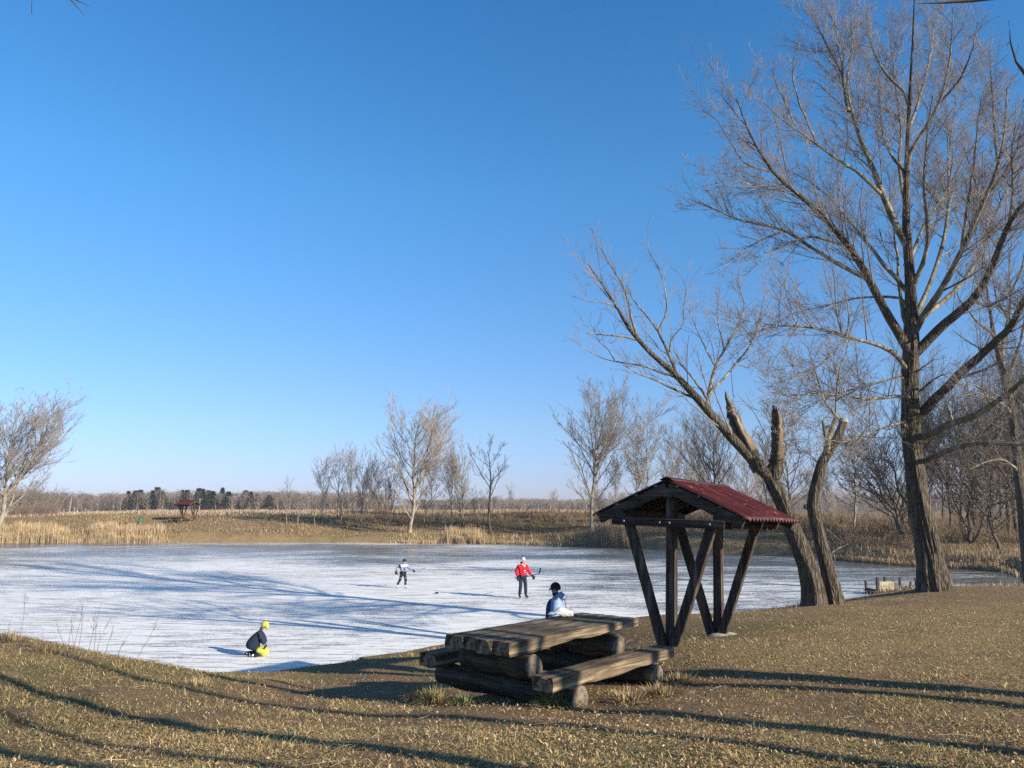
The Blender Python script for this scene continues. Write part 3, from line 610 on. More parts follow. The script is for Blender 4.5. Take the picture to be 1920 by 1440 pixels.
# leaning trees out of frame to the right: they throw the long bars of shade across the lawn
def shade_tree(x, y, lab, seed, stems, h, extra=None):
    r = np.random.default_rng(seed); z0 = h1(x, y) - .15; o = empty('bare_tree', (x, y, z0), (0, 0, 0), lab, 'tree')
    SP = []; SR = []
    for dx, dy, rad, lx, ly in stems:
        K = 22; s = np.linspace(0, 1, K); p = np.stack([dx + lx * s + r.normal(0, .02, K), dy + ly * s + r.normal(0, .02, K), s * h * (.8 + .2 * r.random())], -1); p[1:, :2] += np.cumsum(r.normal(0, .03, (K - 1, 2)), 0)
        SP.append(p); SR.append(np.linspace(rad, rad * .25, K)); SR[-1][0] *= 1.3
    SP = np.array(SP); SR = np.array(SR)
    A, AR = grow(SP, SR, 1.1, .26, 42, .6, 9, r, t0=.5, rr=.5, rk=.014, minl=1)
    B, BR = grow(A, AR, 1.4, .36, 38, .4, 6, r, rk=.007, minl=.4); C, CR = grow(B, BR, 2.0, .4, 38, .3, 4, r, rk=.007, minl=.3)
    parts = [tubes(SP, SR, 14)]; w = mesh_np('trunk', *join(parts), M['bark'], o, smooth=True)
    mesh_np('crown', *join([tubes(A, AR, 5), tubes(B, np.maximum(BR, .006), 3), tubes(C, np.maximum(CR, .004), 3)]), M['bark_smooth'], o)
    for pts, Y, sw, ra in (extra or []):
        n = len(pts); P = np.array([PX(a, b_, Y + sw * i / n) for i, (a, b_) in enumerate(pts)]); P[0] = SP[0][int(21 * .45)] + np.array([x, y, z0]) if pts[0][0] is not None and pts[0][0] > 2300 or pts[0][0] < -300 else P[0]
        P, q = resample(P, np.array(ra), 40, .004, r); P = P - np.array([x, y, z0]); V1 = tubes(P[None], q[None], 9)
        Bq, BRq = grow(P[None], q[None], 1.5, .06, 50, .2, 6, r, t0=.55, rk=.004, minl=.15, maxl=.5, wob=.25)
        mesh_np('limb', *join([V1, tubes(Bq, np.maximum(BRq, .003), 4)]), M['bark_dark'], o, smooth=True)
    return o
shade_tree(11.6, 4.9, 'twin-stemmed tree outside the right edge, its shade barring the lawn behind the bench', 3, [(0, 0, .25, -.6, -1.0), (-.4, -.6, .14, .1, -.5)], 13)
shade_tree(11.0, 1.6, 'tree outside the right edge whose crooked dark limbs hang into the top right corner', 4, [(-.2, .2, .20, .5, .2), (.4, -1.0, .16, -.3, -.5)], 12,
    [([(2500, 300), (2200, 150), (2000, 190), (1925, 160), (1906, 142), (1895, 135), (1893, 120), (1900, 100), (1891, 78), (1888, 58), (1890, 38)], 7, 0, [.07, .05, .03, .022, .018, .014, .011, .01, .008, .005, .003]),
     ([(2500, 100), (2200, -60), (2000, -30), (1900, -12), (1835, -3), (1790, 2), (1766, 5), (1752, 12), (1740, 11), (1722, 3)], 6, 0, [.06, .045, .03, .024, .019, .015, .008, .006, .004, .003])])
shade_tree(7.8, .6, 'slender tree out of frame to the right of the viewer', 5, [(0, 0, .17, -.5, .2), (-.3, -.9, .1, .3, -.4)], 10)
shade_tree(6.9, -.9, 'thin crooked tree out of frame behind the viewer', 6, [(0, 0, .22, .4, .1), (.2, -.4, .12, -.8, 0)], 9)
shade_tree(-6.5, .5, 'tree out of frame on the left whose twig tip dips into the top left corner', 8, [(0, 0, .12, .2, .2)], 11,
    [([(-600, -500), (-100, -120), (80, -30), (142, 1), (153, 9), (157, 22), (159, 36)], 6, 0, [.05, .02, .009, .006, .004, .003, .002]), ([(-600, -480), (-50, -110), (100, -20), (146, 3), (158, 9), (168, 10)], 6, 0, [.03, .015, .007, .004, .003, .002])])
# ------------------------------------------------------------------ trees of the far shore (own label each)
G1 = 'bare trees on the far bank'
F_ = [
 (-8, 758, 92, 'broad', 'broad pale tree cut off by the left edge, its crown fanning over the far reeds', dict(wide=1.5, rot=1.0)),
 (-55, 800, 96, 'broad', 'pale tree mostly beyond the left edge behind the fanning one', dict(wide=1.1, rot=2.0)),
 (537, 893, 104, 'sapling', 'small whitish sapling alone between the far shelter and the slim trees', dict(wide=1.0, rot=.5)),
 (604, 848, 103, 'slim', 'slim white-stemmed tree, leftmost of the thin clump on the far bank', dict(wide=1.15, rot=.3)),
 (632, 838, 108, 'slim2', 'slim tall tree second from the left in the thin clump', dict(rot=2.1, wide=.95)),
 (655, 834, 110, 'slim', 'slim tree in the middle of the thin clump on the far bank', dict(rot=4.0, wide=1.0)),
 (676, 845, 104, 'vase', 'dark-footed many-stemmed tree at the right end of the thin clump', dict(rot=.8, wide=.85)),
 (724, 868, 97, 'vase', 'small dark tree just left of the broad central tree', dict(rot=2.2, wide=.85, bark='bark_dark', twig='twig_mid')),
 (768, 772, 96, 'broad', 'broad spreading tree in the middle of the far bank, behind the white-clad skater', dict(rot=.4, wide=1.25)),
 (812, 856, 108, 'slim2', 'thin tree half hidden behind the right side of the broad central tree', dict(rot=.7, wide=1.3)),
 (846, 838, 108, 'slim', 'thin upright tree between the broad central tree and the dark knotty one', dict(rot=1.7, wide=1.0)),
 (868, 828, 107, 'vase', 'light many-stemmed tree just left of the dark knotty one', dict(rot=3.6, wide=1.0)),
 (920, 816, 94, 'oak', 'dark knotty tree with thick angular limbs right of centre on the far bank', dict(rot=4.4, wide=.95, bark='bark_dark', twig='twig_dark')),
 (1110, 748, 89, 'broad2', 'tall round-crowned tree standing behind the left eave of the shelter', dict(rot=.9, wide=1.2, twig='twig_pale')),
 (1196, 800, 96, 'slim', 'slim tree between the round-crowned tree and the shelter ridge', dict(rot=.2, wide=1.3)),
 (1219, 766, 95, 'slim2', 'tall narrow tree rising straight above the shelter ridge', dict(rot=5.2, wide=1.2)),
 (1262, 812, 102, 'slim', 'thin tree above the shelter roof, first right of the ridge end', dict(rot=3.3, wide=1.2)),
 (1298, 812, 104, 'slim2', 'thin tree above the red roof, beside the dark-limbed one', dict(rot=2.3, wide=1.2)),
 (1345, 780, 84, 'broad', 'dark-limbed spreading tree seen above the red roof under the leaning willow', dict(rot=2.6, wide=1.0, bark='bark_dark', twig='twig_mid')),
 (1405, 830, 96, 'vase', 'pale bushy tree behind the upper end of the leaning willow trunk', dict(rot=1.4, wide=1.1)),
 (1490, 745, 78, 'slim2', 'tall thin tree framed between the two willow trunks', dict(rot=.1, wide=1.3, twig='twig_mid')),
 (1440, 800, 86, 'slim', 'thin tree behind the fork of the leaning willow', dict(rot=.6, wide=1.3, twig='twig_mid')),
 (1600, 790, 82, 'slim2', 'thin tree between the slimmer willow and the dark leaning ones', dict(rot=2.9, wide=1.5, twig='twig_mid')),
 (1694, 838, 66, 'willow', 'dark willow leaning left over the far path, left of the big trunk', dict(rot=0, wide=1.15, bark='bark_dark', twig='twig_dark')),
 (1712, 800, 71, 'willow', 'taller dark willow leaning left just behind the big trunk', dict(rot=.5, wide=1.0, bark='bark_dark', twig='twig_dark')),
 (1722, 720, 68, 'broad2', 'straight dark tree hidden for the most part by the big furrowed trunk', dict(rot=.5, wide=.7, bark='bark_dark', twig='twig_mid')),
]
for px, pt, Y, sty, lab, k in F_:
    k = dict(k); k.setdefault('group', G1); tree_px(px, pt, Y, sty, lab, **k)
G2 = 'tangled dark trees behind the east end of the pond'
LAB2 = 'dark bare tree in the tangled thicket right of the big furrowed trunk'
G3 = 'pale thin trees far behind the shelter'
LAB3 = 'thin bare tree in the hazy row behind the shelter and willows'
r = np.random.default_rng(99)
for k, (px, pt, Y, sty) in enumerate([(1783, 760, 74, 'slim'), (1800, 720, 78, 'slim2'), (1812, 800, 64, 'willow'), (1830, 790, 70, 'vase'), (1850, 730, 72, 'slim2'), (1868, 850, 58, 'willow'), (1885, 760, 66, 'oak'),
        (1905, 730, 70, 'broad2'), (1955, 800, 54, 'willow'), (1990, 650, 62, 'broad'), (1770, 760, 92, 'slim'), (1820, 740, 96, 'slim2'), (1880, 700, 94, 'slim'), (1930, 680, 88, 'slim2'), (1742, 800, 84, 'slim')]):
    tree_px(px, pt, Y, sty, LAB2, group=G2, rot=r.random() * 6.28, wide=1.0 + .3 * r.random(), bark='bark_dark', twig=('twig_dark', 'twig_mid')[k % 2])
for k in range(11):
    px = 1150 + 600 * (k + r.random() * .7) / 12; Y = r.uniform(100, 128); tree_px(px, r.uniform(830, 900), Y, ('slim', 'slim2', 'vase', 'broad')[k % 4], LAB3, group=G3, rot=r.random() * 6.28, wide=1.1, twig='twig_pale' if k % 2 else 'twig_mid')
for k in range(9):
    px = 1000 + 700 * (k + r.random() * .7) / 9; tree_px(px, r.uniform(905, 925), r.uniform(135, 170), ('slim', 'vase', 'sapling')[k % 3], 'small bare tree in the field between the far bank and the wooded ridge', group='small trees in the far field', rot=r.random() * 6, wide=1.4)
for k, px in enumerate((558, 590, 640, 700, 745, 795, 835, 890, 905, 955)):
    tree_px(px, r.uniform(905, 930), r.uniform(98, 112), 'sapling', 'low bare sapling growing among the trees of the far bank', group='saplings on the far bank', rot=r.random() * 6, wide=1.3, twig='twig_mid')
for k, (px, pt) in enumerate(((60, 905), (85, 912), (100, 918), (35, 900))):
    tree_px(px, pt, 125 + 6 * k, 'thicket', 'low brown tree behind the pale tree at the left edge', group='low brown trees at the left', rot=r.random() * 6, wide=1.5, twig='twig_mid')

# ------------------------------------------------------------------ far wood, 300 m and more away: reads as one mass
def wood_belt(name, n, xr, yr, hr, cols, seed, dens=46, label=None, hx=None):
    r = np.random.default_rng(seed); x = r.uniform(*xr, n); y = r.uniform(*yr, n); h = r.uniform(*hr, n) * (.82 + .36 * vnoise(x, y, .03)) * (hx(x) if hx else 1)
    S = []; Q = []; Cc = []
    z0 = np.full(n, 1.5)
    # stems
    P = np.stack([np.stack([x, y, z0], -1), np.stack([x + r.normal(0, .3, n), y, z0 + h * .9], -1)], 1); S.append(P); Q.append(np.stack([np.full(n, .16), np.full(n, .05)], -1)); Cc.append(np.repeat(np.array([[.23, .19, .16]]), n, 0) * r.uniform(.6, 1.6, (n, 1)))
    m_ = n * dens; i = r.integers(0, n, m_); t = r.uniform(.12, .97, m_); w = (1 - np.abs(t - .55) * 1.2) * 2.4
    a = r.random(m_) * 6.28; p0 = np.stack([x[i] + np.cos(a) * w * .3 * r.random(m_), y[i] + np.sin(a) * w * .3, z0[i] + h[i] * t], -1)
    ln = r.uniform(1.0, 2.8, m_); d = np.stack([np.cos(a) * .7, np.sin(a) * .7, r.uniform(.3, 1.1, m_)], -1); p1 = p0 + d * ln[:, None]; p1[:, 2] = np.minimum(p1[:, 2], z0[i] + h[i] * 1.03)
    S.append(np.stack([p0, p1], 1)); Q.append(np.stack([np.full(m_, .06), np.full(m_, .03)], -1)); base = np.array(cols)[r.integers(0, len(cols), n)][i]
    Cc.append(base * r.uniform(.65, 1.3, (m_, 1)))
    P = np.concatenate(S); R2 = np.concatenate(Q); C_ = np.concatenate(Cc); V, F = tubes(P, R2, 3)
    o = mesh_np(name, V, F, M['attr'], col=np.repeat(C_, 6, 0)); tag(o, label, None, None, 'stuff'); return o
BR = [(.20, .16, .135), (.23, .18, .15), (.17, .15, .13), (.25, .2, .155)]
wood_belt('forest', 1500, (-300, -60), (330, 400), (7.2, 9.8), BR, 1, 50, 'brown leafless wood beyond the far field on the left')
wood_belt('forest', 1300, (-62, 110), (420, 520), (5.6, 8.2), BR, 2, 46, 'low brown leafless wood behind the central far bank')
wood_belt('forest', 1400, (60, 420), (430, 560), (9, 13), BR, 3, 46, 'leafless wood on the ridge far behind the shelter and willows')
gm = mat_noise('forest_floor', (.1, .08, .065), (.2, .16, .13), .2, .95, 0)
def ridge(name, pts, y0, y1, m):
    n = len(pts); V = []; 
    for k, (x, z) in enumerate(pts):
        for y, f in ((y0, 0), (y0 + (y1 - y0) * .35, .8), ((y0 + y1) / 2, 1), (y1, 0)): V.append((x, y, 1.2 + z * f))
    F = [(4 * k + j, 4 * k + 4 + j, 4 * k + 5 + j, 4 * k + 1 + j) for k in range(n - 1) for j in range(3)]
    o = MB().add(V, F).build(name, m, smooth=True); tag(o, kind='structure'); return o
ridge('hills', [(-420, 4), (-300, 7), (-200, 6), (-100, 5), (0, 4.5), (80, 6), (160, 10), (260, 12), (400, 14), (520, 11)], 520, 900, gm)
# evergreens that stand out of the wood
def pine_mesh(seed):
    r = np.random.default_rng(seed); n = 2600; t = r.random(n) ** .9; a = r.random(n) * 6.28; rad = (1 - t) ** .95 * 2.3 * (.35 + .65 * r.random(n)) * (1 + .3 * np.sin(t * 34))
    p = np.stack([np.cos(a) * rad, np.sin(a) * rad, 3.8 + t * 6.2 - rad * .25], -1); d = np.stack([np.cos(a), np.sin(a), -.2 + .5 * r.random(n)], -1) * .55 + r.normal(0, .12, (n, 3))
    w = r.normal(0, 1, (n, 3)); w /= np.linalg.norm(w, axis=1, keepdims=True); w *= .17
    V = np.stack([p - w, p + w, p + d + w * .2, p + d - w * .2], 1).reshape(-1, 3); F = np.arange(n * 4).reshape(-1, 4)
    c = np.array([.045, .06, .032]) * r.uniform(.6, 1.6, (n, 1)); return V, F, np.repeat(c, 4, 0)
pv = [pine_mesh(s) for s in (1, 2)]; pm = []
for V, F, c in pv:
    o = mesh_np('crown', V, F, M['attr'], col=c); pm.append(o.data); bpy.data.objects.remove(o)
o = MB().tube([(0, 0, 0), (0, 0, 9)], [.2, .05], 7).build('trunk', M['bark_dark']); ptm = o.data; bpy.data.objects.remove(o)
PL = [(240, 921, 'first'), (254, 920, ''), (262, 919, ''), (285, 920, ''), (294, 914, ''), (303, 922, ''), (341, 919, ''), (350, 919, ''), (372, 916, ''), (380, 917, ''), (390, 920, ''), (398, 921, ''), (416, 915, ''), (428, 922, ''), (460, 920, ''), (470, 922, ''), (482, 926, ''), (505, 928, '')]
for k, (px, pt, _) in enumerate(PL):
    Y = (327 if k % 2 else 350) + (k * 7) % 14; x = float(PX(px, 940, Y)[0]); h = float(PX(px, pt, Y)[2]) - 1.6; s = h / 10
    lab = {294: 'pointed evergreen standing highest out of the wood, left of the far red shelter', 416: 'pointed evergreen standing highest above the wood, right of the far red shelter', 460: 'rounded evergreen above the wood, last large one before the sapling'}.get(px, 'dark evergreen crown among the brown trees of the far wood')
    o = empty('pine_tree', (x, Y, 1.6), (0, 0, k * 1.3), lab, 'tree', 'evergreens in the far wood'); o.scale = (s * (1.5 if k % 3 else 1.0),) * 2 + (s,)
    for nm, d in (('trunk', ptm), ('crown', pm[k % 2])):
        c = bpy.data.objects.new(nm, d); COL.objects.link(c); c.parent = o
# ================================================================== shelter
def build_shelter(loc, rot, label, detail=True):
    S = empty('shelter', loc, rot, label, 'shelter', 'red-roofed timber shelters')
    P = M['wood_post']; Bm = M['wood_beam']
    RZ, EZ, HW, L = 2.66, 2.06, 1.38, 2.54; ox = -.22           # ridge and eave height, half width, roof length, roof start
    for y in (0, 1.96):
        MB().beam((0, y, -.3), (0, y, 2.5), .15, .15, (0, 1, 0), jit=.05, seg=8).build('post', P, S)
        for s in (-1, 1):
            MB().beam((s * .05, y - .10, -.12), (s * .75, y - .10, 2.0), .16, .10, (0, 1, 0), jit=.05, seg=8).build('brace', P, S)
        for k, dy in enumerate((-.2, .11)):
            MB().beam((-.98, y + dy, 1.955), (.98, y + dy, 1.955), .09, .13, (0, 0, 1), seg=6, jit=.06).build('tie_beam', Bm, S)
        b = MB()
        for x in (-.1, .07, -.75, .75): b.ball((x, y - .255, 1.955), (.022, .012, .022), 8, 4)
        b.build('bolt', M['bolt'], S)
    for s in (-1, 1):
        MB().beam((s * .86, ox + .02, 2.07), (s * .86, ox + L - .04, 2.07), .15, .15, seg=4, jit=.06).build('purlin', Bm, S)
    MB().beam((0, ox + .03, 2.44), (0, ox + L - .03, 2.44), .15, .15, seg=4, jit=.04).build('ridge_beam', Bm, S)
    sl = (RZ - EZ) / HW; th = math.atan(sl); nrm = Vector((math.sin(th), 0, math.cos(th)))
    for s in (-1, 1):
        for y in (ox + .06, ox + L * .36, ox + L * .66, ox + L - .06):
            off = -.125; a = Vector((s * .02, y, RZ + off - .02)); c = Vector((s * (HW - .12), y, RZ + off - sl * (HW - .12)))
            MB().beam(a, c, .06, .17, (0, 0, 1), seg=3, jit=.05).build('rafter', Bm, S)
        b = MB()
        for f in (.14, .4, .66, .93):
            x = s * HW * f; z = RZ - sl * HW * f - .035; b.beam((x, ox, z), (x, ox + L, z), .045, .03, (0, 0, 1), ch=.004)
        b.build('batten', M['wood_batten'], S)
        # corrugated sheets, three to a side
        n = int(L / .016); V = []; Fq = []; sheets = 3
        ny = 14; nxx = n
        for i in range(nxx + 1):
            y = ox + L * i / nxx; wv = .027 * math.sin(y / .155 * 2 * math.pi)
            for j in range(ny + 1):
                f = j / ny; x = s * HW * f; z = RZ + .0 - sl * HW * f + wv + .004 * math.sin(y * 3 + f * 5) + (.006 if f < .99 else -.004)
                V.append((x, y, z))
        for i in range(nxx):
            for j in range(ny):
                a = i * (ny + 1) + j; q = (a, a + 1, a + ny + 2, a + ny + 1); Fq.append(q if s > 0 else q[::-1])
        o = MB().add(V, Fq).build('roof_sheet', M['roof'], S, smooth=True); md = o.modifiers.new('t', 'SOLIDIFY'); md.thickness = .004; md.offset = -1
    V = []; Fq = []
    for i in range(2):
        y = ox + (L + .02) * i - .01
        for x, z in ((-.12, RZ - .022), (-.06, RZ + .012), (0, RZ + .032), (.06, RZ + .012), (.12, RZ - .022)): V.append((x, y, z))
    for j in range(4): Fq.append((j, j + 5, j + 6, j + 1)[::-1])
    o = MB().add(V, Fq).build('ridge_cap', M['roof_cap'], S, smooth=True); md = o.modifiers.new('t', 'SOLIDIFY'); md.thickness = .003; md.offset = 1
    return S
M['bolt'] = mat_noise('bolt_metal', (.12, .1, .09), (.3, .27, .24), 60, .5, 0)
M['wood_batten'] = mat_wood('pale_batten', (.09, .075, .05), (.2, .17, .11), (.33, .28, .19), 1)
M['roof_cap'] = mat_noise('dark_ridge_metal', (.035, .018, .018), (.09, .035, .035), 8, .6, .3, .005)
m, nt, b = mat('red_corrugated_sheet'); v = coords(nt); n1 = noise(nt, coords(nt, (1, 7, 1)), 1.6, 5, .6, .3); n2 = noise(nt, v, 5, 5, .65, .6); n3 = noise(nt, coords(nt, (2, 13, 2)), 1.0, 3)
c0 = ramp(nt, n1, [(.34, (.022, .007, .008)), (.5, (.066, .010, .013)), (.66, (.12, .022, .022))])
f1 = ramp(nt, n2, [(.60, (0, 0, 0)), (.68, (.75, .75, .75))]); c = mixc(nt, f1.outputs[0], c0.outputs[0], (.33, .12, .05))
f2 = ramp(nt, n3, [(.30, (.8, .8, .8)), (.42, (0, 0, 0))]); c = mixc(nt, f2.outputs[0], c, (.06, .02, .03))
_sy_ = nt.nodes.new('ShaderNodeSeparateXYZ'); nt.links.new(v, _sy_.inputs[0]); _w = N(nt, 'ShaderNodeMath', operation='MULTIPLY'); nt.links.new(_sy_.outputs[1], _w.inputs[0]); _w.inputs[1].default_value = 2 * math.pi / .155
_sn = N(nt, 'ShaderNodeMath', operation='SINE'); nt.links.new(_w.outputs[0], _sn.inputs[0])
gr_ = ramp(nt, _sn.outputs[0], [(.0, (.34, .32, .36)), (.55, (1, 1, 1))]); gr_.color_ramp.elements[0].position = 0   # trough grime, deepened with painted shade so the ribs read
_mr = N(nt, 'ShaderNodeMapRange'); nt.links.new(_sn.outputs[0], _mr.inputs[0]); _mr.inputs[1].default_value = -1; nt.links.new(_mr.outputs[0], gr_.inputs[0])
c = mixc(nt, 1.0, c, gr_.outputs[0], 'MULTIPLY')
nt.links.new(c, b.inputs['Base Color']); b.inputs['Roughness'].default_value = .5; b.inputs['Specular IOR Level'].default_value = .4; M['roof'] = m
_sx, _sy = fit(2.51, 12.177, 1.82)
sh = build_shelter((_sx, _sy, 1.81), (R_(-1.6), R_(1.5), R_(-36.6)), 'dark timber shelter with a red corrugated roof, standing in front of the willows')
_fx, _fy = fit(3.74, 13.6, 1.7)
MB().ball((_fx, _fy, h1(_fx, _fy) - .03), (.3, .22, .09), 12, 4, z0=0).build('footing_stone', mat_noise('pale_stone', (.25, .22, .19), (.45, .42, .37), 9, .9, .6, .02))
tag(bpy.data.objects['footing_stone'], 'flat pale stone slab in the soil at the foot of the rear shelter post', 'stone')

# ================================================================== log picnic table
def plank_bm(L, W, T, seed, rough=.012, lo=.0, n=48, across=7, taper=0.0):
    """half-sawn timber: flat grooved top, waney edges and underside; x along, y across, top at z=0"""
    r = random.Random(seed); V = []; Fq = []; ph = [r.random() * 9 for _ in range(6)]
    ring = [];
    for j in range(across + 1): ring.append((-.5 + j / across, 0))
    m_ = len(ring); prof = ring + [(.5, -.3), (.5, -.7), (.49, -.97), (.2, -1.0), (-.2, -1.0), (-.49, -.97), (-.5, -.7), (-.5, -.3)]
    for i in range(n + 1):
        x = L * i / n; tp = 1 - taper * (i / n)
        for k, (a, c) in enumerate(prof):
            y = a * W; z = c * T * tp * (1 + lo * math.sin(x * 2.1 + ph[0]) + lo * .7 * math.sin(x * 5.3 + ph[1])); rr = rough * (.5 if c > -.9 else 1)
            if c == 0:
                z += -.006 * abs(math.sin(a * 23 + ph[2])) + r.uniform(-.002, .002) - (.005 if abs(a) > .49 else 0)
            y += (vnoise(x * 3, k * 1.7 + seed, 1.3) - .5) * rr * 2.2 * (1 if abs(a) > .4 else .2); z += (float(vnoise(x * 4, k * 2.3 + seed, 1.1)) - .5) * rr * (2.4 if c < 0 else .5)
            xx = x + ((float(vnoise(k * 1.3, seed, 1)) - .5) * .05 if i in (0, n) else 0)
            V.append((xx, float(y), float(z)))
    q = len(prof)
    for i in range(n):
        for k in range(q):
            a = i * q + k; c = i * q + (k + 1) % q; Fq.append((a, a + q, c + q, c))
    b = MB().add(V, Fq); b.f += [tuple(range(q)), tuple(n * q + k for k in range(q - 1, -1, -1))]; b.m += [0, 0]
    return b
def place_child(o, loc, rz=0, rx=0): o.location = loc; o.rotation_euler = (rx, 0, rz); return o
def log_bm(L, r0, seed, n=14, S=18):
    pts = [(0, -L / 2 + L * i / n, .015 * math.sin(i * .9 + seed)) for i in range(n + 1)]
    return MB().tube(pts, [r0 * (1 + .05 * math.sin(i * 1.7 + seed)) for i in range(n + 1)], S, True, 0, 1, jit=.05)
def build_table(loc, rz, label, scale=1.0):
    T = empty('log_picnic_table', loc, (0, 0, rz), label, 'picnic table', 'log picnic tables with attached benches'); T.scale = (scale,) * 3
    # x along the table, y across (towards the left bench), origin at ground level under the near end centre
    W = 1.06; L = 2.78; TOP = .77; pl = [.27, .26, .25, .28]; y = -W / 2
    for k, w in enumerate(pl):
        o = plank_bm(L + (-.02, .03, -.03, .0)[k], w + .001, (.17, .155, .155, .165)[k], 3 + k * 5, .010, .08 if k == 0 else .04, taper=.42 if k == 0 else .25).build('tabletop_plank', M['wood_x'], T); place_child(o, ((.0, -.03, .02, -.02)[k], y + w / 2, TOP - (.0, .006, .002, .008)[k])); y += w
    for s, sd, nl in ((-1, 31, .0), (1, 37, .12)):
        o = plank_bm(2.62, .30, .165 if s < 0 else .18, sd, .009, .02, taper=.12).build('bench_seat', M['wood_x'], T); place_child(o, (nl, s * (W / 2 + .155 + .33), .46))
    for x in (.40, 2.2):
        o = log_bm(2.3, .145, x * 3).build('lower_log', [M['wood_y'], M['wood_log_end']], T, True); place_child(o, (x + (.12 if x < 1 else 0), 0, .13))
        o = log_bm(1.12, .155 if x < 1 else .17, x * 5 + 1).build('upper_log', [M['wood_y'], M['wood_log_end']], T, True); place_child(o, (x, 0, .43))
    return T
# near-end right corner of the top sits at photo (957,1206), near-left at (838,1187)
A_ = np.array(at_drop(838, 1187, 1.55)); B_ = np.array(at_drop(957, 1206, 1.55)); C_ = np.array(at_drop(1200, 1159, 1.55)); mid = (A_ + B_) / 2; ang = math.atan2(*(C_ - B_)[::-1]); print('TABLE', np.linalg.norm(A_ - B_), np.linalg.norm(C_ - B_), A_, B_, C_)
build_table((mid[0], mid[1], 1.685), ang, 'heavy weathered log table with two attached benches in front of the shelter')
# white crumpled bundle on the far edge of the table
def bundle():
    r = random.Random(4); V = []; Fq = []; n, S = 22, 20
    for i in range(n + 1):
        f = i / n; hh = (.024 + .048 * min(1, f * 2.2) ** .8 - .012 * math.sin(f * 9)) * (1 - max(0, f - .93) * 6) ** .5 * (min(1, f * 14)) ** .5; ww = .055 + .045 * f
        for k in range(S):
            a = 2 * math.pi * k / S; y = math.cos(a) * ww; z = max(math.sin(a), -.55) * hh
            if z < 0: z += .045 * math.exp(-((f - .40) / .13) ** 2) + .015 * math.exp(-((f - .1) / .06) ** 2)
            d = 1 + (float(vnoise(f * 6, k * .5, 1.1)) - .5) * .25
            V.append((f * .37, y * d, z * (1 + (float(vnoise(f * 7 + 9, k * .5, 1.1)) - .5) * .3) + f * .012))
    for i in range(n):
        for k in range(S): a = i * S + k; c = i * S + (k + 1) % S; Fq.append((a, c, c + S, a + S))
    b = MB().add(V, Fq); b.f += [tuple(range(S - 1, -1, -1)), tuple(n * S + k for k in range(S))]; b.m += [0, 0]
    mt = mat_noise('white_cloth', (.62, .6, .52), (.86, .85, .78), 14, .8, .8, .01)
    return b.build('white_bundle', mt, None, True)
wb = bundle(); p = at_drop(1027, 1153.5, 1.53); wb.location = (p[0], p[1], 1.685 + .77 + .03); wb.rotation_euler = (0, R_(-1), R_(-6)); tag(wb, 'crumpled white cloth bundle lying on the far edge of the log table', 'bundle')

# ================================================================== far shelter, its table, bin, poles, fence posts, jetty
fx = float(PX(363, 975, 107)[0]); zf = float(PX(363, 975, 107)[2])
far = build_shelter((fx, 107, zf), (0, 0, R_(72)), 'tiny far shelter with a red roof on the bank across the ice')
for c in list(far.children):
    if c.name.split('.')[0] in ('bolt',): bpy.data.objects.remove(c)
build_table((float(PX(350, 975, 105)[0]), 105, h1(float(PX(345, 975, 105)[0]), 105) - .05), R_(168), 'far log table in deep shade just left of the far red shelter', 1.0)
gb = empty('trash_bin', (float(PX(263.5, 975, 105)[0]), 105, h1(float(PX(263.5, 975, 105)[0]), 105) - .05), (0, 0, .3), 'small green litter bin on the far bank, left of the far shelter', 'bin')
mg = mat_noise('green_plastic', (.02, .12, .05), (.04, .19, .08), 6, .5, 0)
MB().beam((0, 0, .05), (0, 0, .85), .42, .42, (0, 1, 0), ch=.05).build('body', mg, gb)
MB().add([(-.26, -.26, .86), (.26, -.26, .86), (.26, .26, .92), (-.26, .26, .92), (-.2, -.2, .95), (.2, -.2, .95), (.2, .2, 1.0), (-.2, .2, 1.0)], [(0, 3, 2, 1), (4, 5, 6, 7), (0, 1, 5, 4), (1, 2, 6, 5), (2, 3, 7, 6), (3, 0, 4, 7)]).build('lid', mg, gb)
mp = mat_noise('grey_pole', (.2, .18, .16), (.34, .31, .28), 4, .8, 0); 
mc = mat_noise('concrete_post', (.2, .18, .16), (.34, .31, .28), 4, .8, 0)
def pole(px, pt, Y, lab, lean=0, arm=True):
    x = float(PX(px, 950, Y)[0]); z0 = h1(x, Y) - .2; h = float(PX(px, pt, Y)[2]) - z0; o = empty('utility_pole', (x, Y, z0), (0, R_(lean), 0), lab, 'pole', 'utility poles in the far field')
    MB().tube([(0, 0, 0), (0, 0, h)], [.16, .10], 8).build('pole_shaft', mp, o)
    if arm:
        MB().beam((-.75, 0, h - .35), (.75, 0, h - .35), .1, .1, (0, 0, 1)).build('cross_arm', mp, o)
        for k in (-.65, 0, .65): MB().tube([(k, 0, h - .3), (k, 0, h - .1)], .05, 6).build('insulator', mc, o)
    return np.array([x, Y, z0 + h - .15])
p1 = pole(130.5, 932, 190, 'leaning grey pole left in the far field, before the brown wood', 4, False)
p2 = pole(374, 934, 200, 'utility pole with a cross arm rising behind the far red shelter')
p3 = pole(-140, 925, 185, 'utility pole beyond the left edge'); 
V = []
for a_, c_ in ((p3, p1 + [0, 0, 1.0]), (p1 + [0, 0, 1.0], p2), (p2, p2 + np.array([60, 15, -.4]))):
    for off in (-.6, .6):
        s = np.linspace(0, 1, 14)[:, None]; P = a_ + (c_ - a_) * s; P[:, 2] -= 4 * .7 * (s * (1 - s))[:, 0]; P[:, 0] += off; V.append(P)
v_, f_ = tubes(np.array(V), np.full((len(V), 14), .018), 4); tag(mesh_np('power_line', v_, f_, M['bark_dark']), 'thin wires running past the poles in front of the far wood', 'wires')
